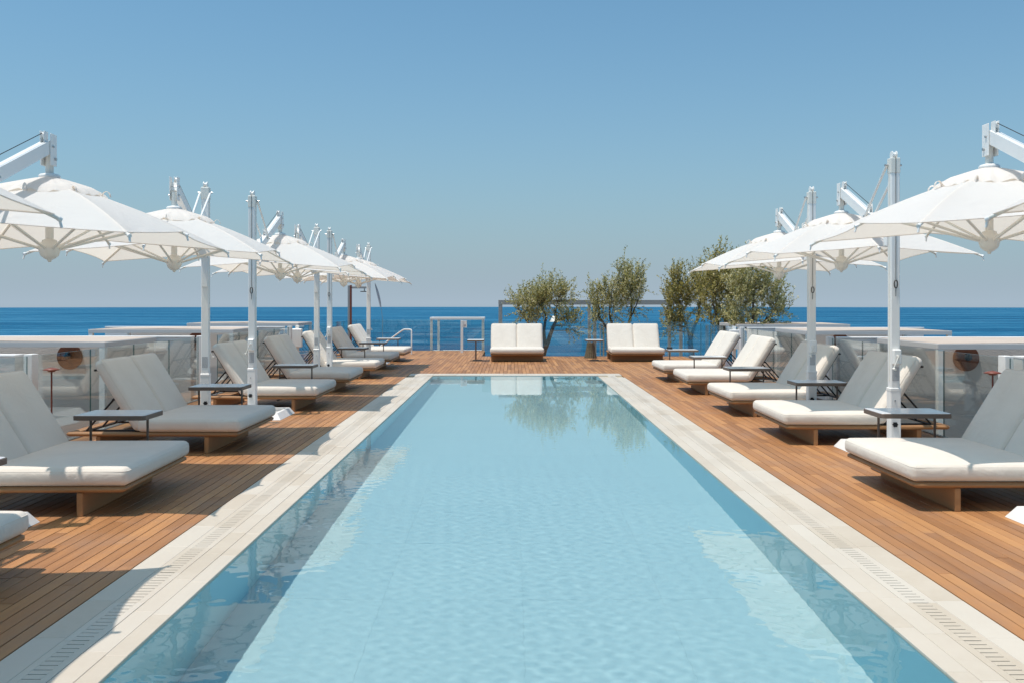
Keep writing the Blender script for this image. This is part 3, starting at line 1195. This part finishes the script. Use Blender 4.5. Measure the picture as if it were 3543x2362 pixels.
    for k in range(8):
        vs, fs = [], []
        for i in range(nt_ + 1):
            for j in range(ns + 1):
                s = j / ns
                tm = (i / nt_) * (1 - 0.055 * 4 * s * (1 - s))
                p = rib_point(k, tm) * (1 - s) + rib_point((k + 1) % 8, tm) * s
                p.z -= 0.045 * tm * 4 * s * (1 - s) * (1 - 0.25 * tm)
                vs.append(p)
        for i in range(nt_):
            for j in range(ns):
                q = i * (ns + 1) + j
                fs.append((q, q + ns + 1, q + ns + 2, q + 1))
        b.add(vs, fs, True)
    can = b.build('canopy', M['canopy'], t)
    # hem strip along the edge
    b = MB()
    for k in range(8):
        pts = []
        for j in range(ns + 1):
            s = j / ns
            tm = 1 - 0.055 * 4 * s * (1 - s)
            p = rib_point(k, tm) * (1 - s) + rib_point((k + 1) % 8, tm) * s
            p.z -= 0.045 * tm * 4 * s * (1 - s) * (1 - 0.25 * tm) + 0.003
            pts.append(p)
        b.tube(pts, 0.0045, 5)
    b.build('hem', M['canopy'], can)
    # loose vent cap
    b = MB()
    n, m = 96, 9
    vs, fs = [], []
    for i in range(m + 1):
        u = i / m
        for k in range(n):
            a = 2 * math.pi * k / n
            rr = 0.075 + 0.36 * u * (1 + 0.10 * abs(math.sin(2 * a)) ** 2)
            lobe = math.cos(8 * a)
            rip = math.sin(19 * a + 1.3) * 0.5 + math.sin(31 * a + 0.4) * 0.3
            z = 2.662 - 0.125 * u ** 1.15 + 0.012 * lobe * u * u + 0.016 * rip * u ** 1.5
            if u > 0.85: z -= 0.030 * (u - 0.85) / 0.15
            vs.append((HUBX + rr * math.cos(a), rr * math.sin(a), z))
    for i in range(m):
        for k in range(n):
            k2 = (k + 1) % n
            fs.append((i * n + k, (i + 1) * n + k, (i + 1) * n + k2, i * n + k2))
    b.add(vs, fs, True)
    b.build('vent_cap', M['canopy'], t)
    for k in range(8):
        a = math.pi / 4 * k + 0.08
        r0 = 0.47
        c, s = math.cos(a), math.sin(a)
        zb = rib_point(k, 0.30 if k % 2 else 0.40).z
        b = MB()
        pts = []
        for q in range(7):
            ang = math.pi * q / 6
            rr = r0 + 0.035 * math.cos(ang)
            pts.append((HUBX + rr * c, rr * s, 2.50 + 0.05 * math.sin(ang)))
        b.tube(pts, 0.01, sq=(0.028, 0.003))
        b.build('strap_loop', M['canopy'], t)
    return t


parasol = make_parasol()
par = [(-3.84, 5.72, -82, 'white cantilever parasol whose canopy corner enters at left picture edge, nearest'),
       (-3.95, 6.42, 89.5, 'large white cantilever parasol over the shaded lounger at far left'),
       (-4.00, 12.22, -85, 'white cantilever parasol on left, front post of the first pair'),
       (-3.66, 13.20, 91, 'white cantilever parasol on left, rear post of the first pair'),
       (-3.90, 18.70, -90, 'white cantilever parasol on left, front post of the second pair'),
       (-3.82, 19.60, 90, 'white cantilever parasol on left, rear post of the second pair'),
       (-3.77, 24.60, -90, 'white cantilever parasol farthest on left, single post at end of row'),
       (3.98, 5.62, -101, 'white cantilever parasol showing only one corner tip at right picture edge'),
       (4.20, 6.60, 90, 'large white cantilever parasol cut off by right picture edge, post out of view'),
       (4.10, 10.05, 90, 'white cantilever parasol on right with nearest visible post'),
       (4.07, 12.72, 90, 'white cantilever parasol on right, farther post, canopy before olive trees')]
for i, (x, y, a, lb) in enumerate(par):
    o = parasol if i == 0 else copy_tree(parasol)
    o.location = (x, y, 0)
    o.rotation_euler = (0, 0, R(a + rng.uniform(-1.5, 1.5)))
    if x > 4.15: o.scale = (1, 1, 1.04)
    elif x == 4.10: o.scale = (1, 1, 1.015)
    tag(o, lb, 'parasol', 'white cantilever parasols')

# ------------------------------------------------------------------ glass fences
def panel(parent, p0, p1, h=1.03, th=0.012):
    """one glass pane between two ground points"""
    p0, p1 = Vector(p0), Vector(p1)
    L = (p1 - p0).length
    b = MB()
    b.box(-L / 2, L / 2, -th / 2, th / 2, 0.012, h)
    b.mi = [1, 1, 0, 1, 0, 1]
    o = b.build('glass_pane', [M['glass'], M['glass_edge']], parent)
    o.location = ((p0.x + p1.x) / 2, (p0.y + p1.y) / 2, 0)
    o.rotation_euler = (0, 0, math.atan2(p1.y - p0.y, p1.x - p0.x))
    return o


def fence(label, x0, y0, x1, y1, pl=1.30):
    t = thing('glass_fence', label, 'glass fence', group='frameless glass fence round the deck')
    a, e = Vector((x0, y0, 0)), Vector((x1, y1, 0))
    L = (e - a).length
    n = max(1, round(L / pl))
    d = (e - a) / n
    u = d.normalized()
    for i in range(n):
        panel(t, a + d * i + u * 0.006, a + d * (i + 1) - u * 0.006)
    b = MB()
    b.box(-L / 2, L / 2, -0.022, 0.022, -0.02, 0.0105)
    c = (a + e) / 2
    o = b.build('channel', M['grey_metal'], t, (c.x, c.y, 0), math.atan2(d.y, d.x))
    return t


WL = [10.02, 15.50, 21.75]
WR = [9.70, 15.10, 20.90]
fence('frameless glass fence at far left edge, in front of first white partition wall', FEN_L, 2.3, FEN_L, WL[0] - 0.02)
fence('frameless glass fence on left behind the cream lounger', FEN_L, WL[0] + 0.16, FEN_L, WL[1] - 0.05)
fence('frameless glass fence on left behind fourth and fifth loungers', FEN_L, WL[1] + 0.95, FEN_L, WL[2] - 0.05)
fence('frameless glass fence at far end of left side beyond white box', FEN_L, WL[2] + 0.9, FEN_L, DECK_END_L)
fence('frameless glass fence at right picture edge behind nearest right lounger', FEN_R, 2.3, FEN_R, WR[0] - 0.02)
fence('frameless glass fence on right behind second right lounger', FEN_R, WR[0] + 0.16, FEN_R, WR[1] - 0.05)
fence('frameless glass fence on right behind third and fourth right loungers', FEN_R, WR[1] + 0.95, FEN_R, WR[2] - 0.05)
fence('frameless glass fence at far right below the olive trees', FEN_R, WR[2] + 0.95, FEN_R, DECK_END_R - 0.02, 1.2)
fence('frameless glass fence across left rear of deck before the sea', FEN_L + 0.03, DECK_END_L, -0.93, DECK_END_L, 1.55)
fence('frameless glass fence across the rear behind the two loungers', -0.90, DECK_END_R, FEN_R - 0.03, DECK_END_R, 1.55)

# ------------------------------------------------------------------ neighbouring terraces: walls, pergolas, lamps
side_word = {-1: 'left', 1: 'right'}
nth = ['nearest', 'middle', 'farthest']
for s, ys, fx, ex in ((-1, WL, FEN_L, -9.46), (1, WR, FEN_R, 9.20)):
    for i, yy in enumerate(ys):
        t = thing('partition_wall', 'white stucco partition wall, %s of the %s terraces' % (nth[i], side_word[s]), 'wall', (0, yy, 0), group='walls between the terraces')
        a, e = sorted((fx + s * 0.14, ex))
        b = MB()
        b.bev(a, e, 0, 0.18, -1.298, 1.02, 0.006)
        b.build('wall_body', M['stucco'], t)
        b = MB()
        b.bev(a - 0.004, e + 0.004, -0.008, 0.188, 1.0205, 1.045, 0.004)
        b.build('wall_cap', M['cap'], t)
        b = MB()
        b.bev(fx - 0.045, fx + 0.045, -0.01, 0.13, -0.02, 1.05, 0.004)
        b.build('end_post', M['white'] if i == 0 else M['cap'], t)
for s, ys in ((-1, [(13.45, 15.40), (19.65, 21.65), (25.6, 27.4)]), (1, [(12.85, 15.0), (18.6, 20.8), (24.2, 26.4)])):
    for i, (ya, yb) in enumerate(ys):
        t = thing('pergola', 'low white pergola with beige fabric roof, %s on the %s terraces' % (nth[i], side_word[s]), 'pergola', group='pergolas on the side terraces')
        xa, xb = (5.85, 8.75)
        if s < 0: xa, xb = -8.9, -5.85
        zt, hh, ww = 1.035, 0.075, 0.09
        for (p, q) in (((xa, ya), (xb, ya + ww)), ((xa, yb - ww), (xb, yb)), ((xa, ya + ww + 0.001), (xa + ww, yb - ww - 0.001)), ((xb - ww, ya + ww + 0.001), (xb, yb - ww - 0.001))):
            b = MB()
            b.bev(p[0], q[0], p[1], q[1], zt - hh, zt, 0.004)
            b.build('beam', M['beam'], t)
        for px in (xa + ww / 2, xb - ww / 2):
            for py in (ya + ww / 2, yb - ww / 2):
                b = MB()
                b.bev(px - 0.042, px + 0.042, py - 0.042, py + 0.042, -1.298, zt - hh - 0.001, 0.004)
                b.build('post', M['white'], t)
        b = MB()
        nx_ = 10
        vs, fs = [], []
        for j in range(7):
            for k in range(nx_ + 1):
                u, v = k / nx_, j / 6
                z = zt + 0.004 + 0.030 * (1 - abs(2 * u - 1)) * (0.4 + 0.6 * math.sin(math.pi * v)) - 0.012 * math.sin(math.pi * ((u * 2) % 1)) * math.sin(math.pi * v)
                vs.append((xa + 0.03 + (xb - xa - 0.06) * u, ya + 0.03 + (yb - ya - 0.06) * v, z))
        for j in range(6):
            for k in range(nx_):
                q = j * (nx_ + 1) + k
                fs.append((q, q + 1, q + nx_ + 2, q + nx_ + 1))
        b.add(vs, fs, True)
        b.build('fabric_roof', M['fabric_roof'], t)
    # round rust discs with dark globes on the partition walls
    for i in (1, 2):
        yy = (WL if s < 0 else WR)[i]
        t = thing('wall_lamp', 'round rust coloured wall lamp with dark globe, %s %s terrace' % ('nearer' if i == 1 else 'farther', side_word[s]), 'wall lamp', (s * 7.32, yy - 0.004, 0.71), group='round wall lamps')
        b = MB()
        n = 36
        vs = [(0.21 * math.cos(2 * math.pi * k / n), y_, 0.21 * math.sin(2 * math.pi * k / n)) for y_ in (0, -0.02) for k in range(n)]
        fs = [tuple(range(n)), tuple(reversed(range(n, 2 * n)))] + [(k, n + k, n + (k + 1) % n, (k + 1) % n) for k in range(n)]
        b.add(vs, fs)
        b.build('disc', M['rust'], t)
        b = MB()
        b.lathe([(0.0, -0.06), (0.034, -0.052), (0.055, -0.025), (0.06, 0.0), (0.055, 0.025), (0.034, 0.052), (0.0, 0.06)], 18, (0, -0.085, 0.02))
        b.build('globe', M['globe'], t)

# glazed hedge-height inner walls of the terraces below the deck edge
# mushroom path lamps
for x, y, lb in ((-4.92, 10.0, 'slim terracotta mushroom lamp standing by the left glass fence'), (4.90, 9.54, 'slim terracotta mushroom lamp standing by the right glass fence')):
    t = thing('mushroom_lamp', lb, 'lamp', (x, y, 0), group='terracotta mushroom lamps')
    b = MB()
    b.lathe([(0.0, 0.012), (0.06, 0.012), (0.065, 0.0)], 18)
    b.build('base', M['terracotta'], t)
    b = MB()
    b.tube([(0, 0, 0.012), (0, 0, 0.875)], 0.009, 10)
    b.build('pole', M['terracotta'], t)
    b = MB()
    b.lathe([(0.0, 0.862), (0.030, 0.864), (0.046, 0.878), (0.086, 0.884), (0.088, 0.888), (0.05, 0.902), (0.0, 0.912)], 24)
    b.build('cap', M['terracotta'], t)

# white speaker-like boxes on the gap posts
for x, y, lb in ((-5.10, 22.25, 'white upright box on post beside left glass fence opening'), (5.08, 21.40, 'white upright box on post beside right glass fence opening')):
    t = thing('post_box', lb, 'box', (x, y, 0))
    b = MB()
    b.bev(-0.035, 0.035, -0.035, 0.035, -0.02, 1.06, 0.004)
    b.build('post', M['white'], t)
    b = MB()
    b.bev(-0.13, 0.13, -0.155, -0.0355, 0.55, 0.98, 0.012)
    b.build('housing', M['white'], t)

# ------------------------------------------------------------------ rear things
t = thing('outdoor_shower', 'tall outdoor shower column with rust brown side and flat head, far left', 'shower', (-5.0, 28.9, 0))
b = MB(); b.bev(-0.065, -0.0005, -0.06, 0.06, 0, 2.13, 0.004); b.build('column', M['grey_metal'], t)
b = MB(); b.bev(0.0005, 0.05, -0.06, 0.06, 0, 2.135, 0.004); b.build('side_board', M['terracotta'], t)
b = MB(); b.bev(0.0505, 0.55, -0.03, 0.03, 2.03, 2.10, 0.004); b.build('arm', M['grey_metal'], t)
b = MB()
b.tube([(0.44, 0, 2.03), (0.44, 0, 1.955)], 0.012, 8)
b.lathe([(0.0, 1.955), (0.12, 1.95), (0.13, 1.935), (0.12, 1.925), (0.0, 1.925)], 20, (0.44, 0, 0))
b.build('shower_head', M['dark'], t)

b = MB()
b.tube([(-4.25, 29.6, 0.16), (-3.42, 29.2, 0.74), (-3.36, 29.17, 0.765), (-3.18, 29.1, 0.765), (-3.13, 29.08, 0.755), (-3.12, 29.07, 0.72), (-3.12, 29.07, 0.0)], 0.022, 10)
b.tube([(-4.25, 29.6, 0.17), (-4.25, 29.6, 0.0)], 0.022, 10)
tag(b.build('handrail', M['white']), 'white tubular handrail sloping down at far left of deck', 'handrail')

t = thing('entrance_frame', 'low white metal frame enclosure at rear left of deck, before the sea', 'frame', (0, 31.6, 0))
for (x, y) in ((-2.72, 0), (-2.55, 0.9), (-0.98, 0), (-1.0, 0.9)):
    b = MB(); b.bev(x - 0.04, x + 0.04, y - 0.04, y + 0.04, -1.298, 1.02, 0.004); b.build('post', M['white'], t)
for (p, q) in (((-2.77, -0.05), (-0.93, 0.05)), ((-2.77, 0.85), (-0.93, 0.95)), ((-2.77, 0.052), (-2.66, 0.848)), ((-1.04, 0.052), (-0.93, 0.848))):
    b = MB(); b.bev(p[0], q[0], p[1], q[1], 1.022, 1.10, 0.004); b.build('beam', M['white'], t)
b = MB(); b.bev(-2.7, -1.0, 0.20, 0.6, -1.298, -0.02, 0.01); b.build('plinth', M['cap'], t)
t = thing('sign_post', 'white square post with small white notice on its right side', 'post', (-1.60, 29.9, 0))
b = MB(); b.bev(-0.04, 0.04, -0.04, 0.04, 0, 1.03, 0.004); b.build('post', M['white'], t)
b = MB(); b.bev(0.041, 0.16, -0.012, 0.0, 0.80, 1.02, 0.003); nb = b.build('notice', M['white'], t)
b = MB(); b.box(0.088, 0.112, -0.0145, -0.0125, 0.84, 0.90); b.build('notice_mark', M['terracotta'], nb)

t = thing('rear_pergola', 'tall grey metal portal frame beyond the rear glass behind olive trees', 'pergola frame', (0, 33.0, 0))
for x in (-0.42, 2.92, 5.95):
    for y in (0, 2.4):
        b = MB(); b.bev(x - 0.055, x + 0.055, y - 0.055, y + 0.055, -1.298, 1.52, 0.004); b.build('post', M['grey_metal'], t)
for y in (0, 2.4):
    b = MB(); b.bev(-0.48, 6.01, y - 0.06, y + 0.06, 1.522, 1.69, 0.005); b.build('beam', M['grey_metal'], t)
for x in (-0.42, 2.92, 5.95):
    b = MB(); b.bev(x - 0.05, x + 0.05, 0.062, 2.338, 1.53, 1.68, 0.004); b.build('cross_beam', M['grey_metal'], t)

t = thing('pendant_lamp', 'pale cone lampshade hanging behind left olive tree', 'lamp', (1.50, 33.0, 0))
b = MB(); b.lathe([(0.17, 0.92), (0.07, 1.13), (0.0, 1.14)], 20); b.lathe([(0.165, 0.92), (0.066, 1.125)], 20); b.build('shade', M['white_warm'], t)
b = MB(); b.tube([(0, 0, 1.14), (0, 0, 1.521)], 0.005, 6); b.build('cord', M['dark'], t)

t = thing('folding_screen', 'folded glass screen panels standing beside grey post behind rear glass', 'screen', (2.85, 31.4, 0))
for k in range(5):
    x0_ = 0.10 + k * 0.135
    yy = 0.12 * (k % 2)
    fr = link('leaf_panel', None, t)
    b = MB()
    b.box(x0_, x0_ + 0.025, yy, yy + 0.04, -1.298, 0.90)
    b.box(x0_ + 0.10, x0_ + 0.125, yy, yy + 0.04, -1.298, 0.90)
    b.box(x0_ + 0.0255, x0_ + 0.0995, yy, yy + 0.04, 0.86, 0.90)
    b.box(x0_ + 0.0255, x0_ + 0.0995, yy, yy + 0.04, -1.298, -1.25)
    b.build('frame', M['beige_metal'], fr)
    b = MB()
    b.box(x0_ + 0.0255, x0_ + 0.0995, yy + 0.016, yy + 0.024, -1.249, 0.859)
    b.build('glass_pane', M['glass'], fr)

b = MB()
n = 36
vs, fs = [], []
prof = [(0.10, 0.44), (0.115, 0.30), (0.145, 0.14), (0.18, 0.003)]
for (r_, z) in prof:
    for k in range(n):
        q = 2 * math.pi * k / n
        rr = r_ * (1.0 + (0.05 if k % 2 else -0.03))
        vs.append((rr * math.cos(q), rr * math.sin(q), z))
for i in range(3):
    for k in range(n):
        k2 = (k + 1) % n
        fs.append((i * n + k, i * n + k2, (i + 1) * n + k2, (i + 1) * n + k))
fs.append(tuple(reversed(range(n))))
b.add(vs, fs)
tag(b.build('fluted_stool', M['wicker'], None, (2.28, 27.2, 0)), 'fluted bronze flared stool behind the side table between rear loungers', 'stool')

t = thing('feather_flag', 'narrow pale feather flag seen edge-on in the sky beyond the deck', 'flag', (-5.05, 34.8, 0))
b = MB()
vs, fs = [], []
for i in range(13):
    u = i / 12
    z = 1.42 + 0.88 * u
    w = 0.085 * math.sin(math.pi * min(1, u * 0.9 + 0.08)) ** 0.7
    cx = 0.16 - 0.16 * u - 0.05 * u * u
    vs += [(cx - w / 2, 0.05 * math.sin(3 * u), z), (cx + w / 2, 0.05 * math.sin(3 * u) + 0.10, z)]
for i in range(12):
    fs.append((2 * i, 2 * i + 1, 2 * i + 3, 2 * i + 2))
b.add(vs, fs, True)
b.build('cloth', M['flag'], t)
b = MB(); b.tube([(0.24, 0.1, -1.298), (0.22, 0.1, 1.0), (0.16, 0.08, 1.5), (0.06, 0.06, 2.0), (-0.06, 0.05, 2.32)], 0.008, 6); b.build('pole', M['grey_metal'], t)

# ------------------------------------------------------------------ olive trees
def limb_pts(a, b_, bend, rg, n=6):
    a, b_ = Vector(a), Vector(b_)
    o = []
    off = Vector((rg.uniform(-1, 1), rg.uniform(-1, 1), rg.uniform(-0.4, 0.4))) * bend
    for i in range(n + 1):
        u = i / n
        o.append(a.lerp(b_, u) + off * math.sin(math.pi * u) + Vector((rg.uniform(-1, 1), rg.uniform(-1, 1), 0)) * bend * 0.18 * (0 < i < n))
    return o


def olive(name_label, base, limbs, lobes, nshoots, seed, leaf, up=0.9, shoot=(0.30, 0.62), group='olive trees beyond the glass'):
    """limbs: list of (start, end, r0, r1) relative to base; lobes: (centre, radii, weight)"""
    rg = random.Random(seed)
    t = thing('olive_tree', name_label, 'tree', base, group=group)
    tr = MB()
    nodes = []
    for (a, e, r0, r1) in limbs:
        pts = limb_pts(a, e, 0.07, rg)
        n = len(pts)
        tr.tube(pts, [(r0 + (r1 - r0) * i / (n - 1)) * rg.uniform(0.88, 1.12) for i in range(n)], 9)
        nodes += [(p, r0 + (r1 - r0) * i / (n - 1)) for i, p in enumerate(pts) if i > 1]
    tw = MB()
    lf = MB()
    tot = sum(l[2] for l in lobes)
    for _ in range(nshoots):
        k = rg.uniform(0, tot)
        for (c, rad, w) in lobes:
            k -= w
            if k <= 0: break
        while True:
            q = Vector((rg.uniform(-1, 1), rg.uniform(-1, 1), rg.uniform(-1, 1)))
            if q.length <= 1: break
        q = q * (0.55 + 0.45 * rg.random()) if q.length > 0.3 else q
        c = Vector(c)
        p = c + Vector((q.x * rad[0], q.y * rad[1], q.z * rad[2]))
        outw = Vector((q.x, q.y, q.z * 0.5))
        d = (outw * 0.75 + Vector((0, 0, up)) + Vector((rg.gauss(0, 0.32), rg.gauss(0, 0.32), rg.gauss(0, 0.25)))).normalized()
        if q.z < -0.35 and rg.random() < 0.6:
            d = (outw + Vector((rg.gauss(0, 0.3), rg.gauss(0, 0.3), rg.uniform(-0.7, 0.3)))).normalized()
        L = rg.uniform(*shoot)
        # connect to the nearest limb
        near = min(nodes, key=lambda nn: (nn[0] - p).length + (0.4 if nn[0].z > p.z else 0))
        if rg.random() < 0.33:
            tw.tube(limb_pts(near[0], p, 0.05, rg, 3), [min(0.011, near[1] * 0.5), 0.007, 0.0045, 0.003], 4, cap=False)
        curve = Vector((rg.gauss(0, 0.15), rg.gauss(0, 0.15), rg.uniform(-0.15, 0.10)))
        pts = [p + d * L * u + curve * L * u * u for u in (0, 0.33, 0.66, 1.0)]
        tw.tube(pts, [0.003, 0.0024, 0.0018, 0.001], 3, cap=False)
        nl = int(L / 0.023)
        for i in range(nl):
            u = (i + rg.random()) / nl
            pp = p + d * L * u + curve * L * u * u
            side = Vector((rg.gauss(0, 1), rg.gauss(0, 1), rg.gauss(0, 0.6)))
            side = (side - d * side.dot(d)).normalized()
            ld = (side * rg.uniform(0.6, 1.0) + d * rg.uniform(0.4, 1.0)).normalized()
            wv = ld.cross(Vector((rg.gauss(0, 1), rg.gauss(0, 1), rg.gauss(0, 1)))).normalized()
            ll = rg.uniform(0.06, 0.10)
            w = ll * rg.uniform(0.15, 0.21)
            bend = ld.cross(wv) * ll * rg.uniform(-0.12, 0.12)
            lf.add([pp, pp + ld * ll * 0.5 + wv * w + bend, pp + ld * ll, pp + ld * ll * 0.5 - wv * w + bend], [(0, 1, 2), (0, 2, 3)])
    tk = tr.build('trunk', M['bark'], t)
    tw.build('twigs', M['twig'], tk)['kind'] = 'stuff'
    cr = lf.build('crown', leaf, t)
    cr['kind'] = 'stuff'
    return t


G0 = -1.298
olive('round-headed olive tree leaning left above the left rear lounger', (0.95, 29.3, G0),
      [((0, 0, 0), (0.06, 0, 1.45), 0.12, 0.095), ((0.06, 0, 1.4), (0.42, 0.05, 2.30), 0.075, 0.045), ((0.08, 0, 1.55), (0.14, 0.1, 2.45), 0.06, 0.035),
       ((-0.12, 0.15, 0.9), (-0.42, 0.2, 2.25), 0.055, 0.035), ((-0.42, 0.2, 2.2), (-0.80, 0.15, 2.75), 0.035, 0.02), ((-0.1, 0.2, 1.3), (-0.2, 0.1, 2.3), 0.045, 0.03),
       ((0.14, 0.1, 2.4), (0.0, 0.1, 3.2), 0.03, 0.015), ((0.42, 0.05, 2.3), (0.75, 0.0, 2.45), 0.035, 0.018), ((0.42, 0.05, 2.3), (0.6, 0.05, 3.2), 0.03, 0.014)],
      [((-0.35, 0.1, 2.80), (0.72, 0.55, 0.48), 5), ((0.25, 0.05, 3.05), (0.70, 0.5, 0.55), 5), ((0.85, 0.0, 2.25), (0.32, 0.3, 0.32), 1.0), ((-0.35, 0.1, 2.35), (0.35, 0.35, 0.25), 1.2), ((0.75, 0, 3.2), (0.25, 0.3, 0.35), 0.8)],
      500, 21, M['leaf'], up=0.7)
olive('upright feathery olive tree above the right rear lounger', (3.35, 29.3, G0),
      [((0, 0, 0), (0.05, 0, 1.7), 0.12, 0.09), ((0.05, 0, 1.65), (0.30, 0, 2.25), 0.06, 0.045), ((0.30, 0, 2.2), (0.36, 0, 3.3), 0.045, 0.015), ((0.03, 0, 1.7), (-0.28, 0.05, 2.45), 0.06, 0.035),
       ((0, 0, 1.4), (-0.62, 0.1, 2.45), 0.05, 0.03), ((-0.28, 0.05, 2.4), (-0.2, 0, 3.4), 0.03, 0.012), ((-0.62, 0.1, 2.4), (-0.7, 0.1, 3.3), 0.025, 0.01), ((0.3, 0, 2.3), (0.65, 0, 3.1), 0.03, 0.012)],
      [((0.35, 0, 3.15), (0.50, 0.45, 0.85), 5), ((-0.25, 0.05, 2.95), (0.50, 0.45, 0.75), 3.4), ((-0.72, 0.1, 2.85), (0.25, 0.3, 0.62), 1.3), ((0.1, 0, 3.75), (0.12, 0.12, 0.45), 0.6), ((0.6, 0, 3.6), (0.22, 0.2, 0.45), 0.8), ((-0.65, 0.1, 2.35), (0.3, 0.3, 0.3), 0.8)],
      430, 22, M['leaf'], up=1.3)
olive('left one of the olive trees clustered above the right fence', (5.55, 28.9, G0),
      [((0, 0, 0), (-0.05, 0, 1.7), 0.11, 0.08), ((-0.05, 0, 1.65), (-0.38, 0, 2.6), 0.06, 0.03), ((-0.05, 0, 1.7), (0.22, 0, 2.5), 0.06, 0.04), ((-0.38, 0, 2.5), (-0.45, 0, 3.6), 0.03, 0.01), ((0.22, 0, 2.5), (0.4, 0, 3.7), 0.04, 0.012)],
      [((-0.40, 0, 2.95), (0.48, 0.45, 0.75), 3.5), ((0.30, 0, 3.2), (0.50, 0.45, 0.90), 3.5), ((-0.55, 0, 2.25), (0.50, 0.3, 0.35), 1.4), ((-0.5, 0, 3.6), (0.2, 0.2, 0.35), 0.8)],
      470, 23, M['leaf_dark'], up=1.2)
olive('tall dark middle olive tree of the cluster, partly behind parasol canopy', (6.05, 27.2, G0),
      [((0, 0, 0), (0, 0, 1.8), 0.12, 0.09), ((0, 0, 1.7), (-0.22, 0, 2.9), 0.06, 0.03), ((0, 0, 1.8), (0.3, 0, 2.8), 0.06, 0.03), ((-0.22, 0, 2.8), (-0.15, 0, 4.0), 0.03, 0.012), ((0.3, 0, 2.7), (0.35, 0, 4.0), 0.03, 0.012)],
      [((-0.12, 0, 3.25), (0.52, 0.5, 1.0), 5), ((0.45, 0, 3.3), (0.45, 0.45, 1.0), 3.5), ((0.0, 0, 2.3), (0.5, 0.4, 0.35), 1.5), ((0.0, 0, 4.05), (0.3, 0.25, 0.3), 0.7)],
      440, 24, M['leaf_dark'], up=1.3)
olive('right one of the clustered olive trees with bare forked trunk low on right', (6.35, 24.8, G0),
      [((0, 0, 0), (-0.02, 0, 1.9), 0.11, 0.085), ((-0.02, 0, 1.9), (-0.25, 0, 2.4), 0.055, 0.035), ((-0.02, 0, 1.85), (0.05, 0, 2.6), 0.055, 0.03), ((0.3, 0, 0), (0.30, 0, 2.05), 0.10, 0.07), ((0.30, 0, 2.0), (0.42, 0, 2.5), 0.06, 0.04), ((0.42, 0, 2.45), (0.7, 0, 3.0), 0.03, 0.012), ((0.05, 0, 2.5), (0.1, 0, 3.6), 0.03, 0.012)],
      [((-0.20, 0, 3.0), (0.52, 0.45, 0.85), 4), ((0.40, 0, 3.1), (0.48, 0.45, 0.80), 3.5), ((0.75, 0, 2.6), (0.35, 0.3, 0.35), 1.0), ((-0.3, 0, 2.3), (0.5, 0.4, 0.3), 1.2), ((0.15, 0, 3.75), (0.35, 0.3, 0.3), 0.6)],
      440, 25, M['leaf'], up=1.1)
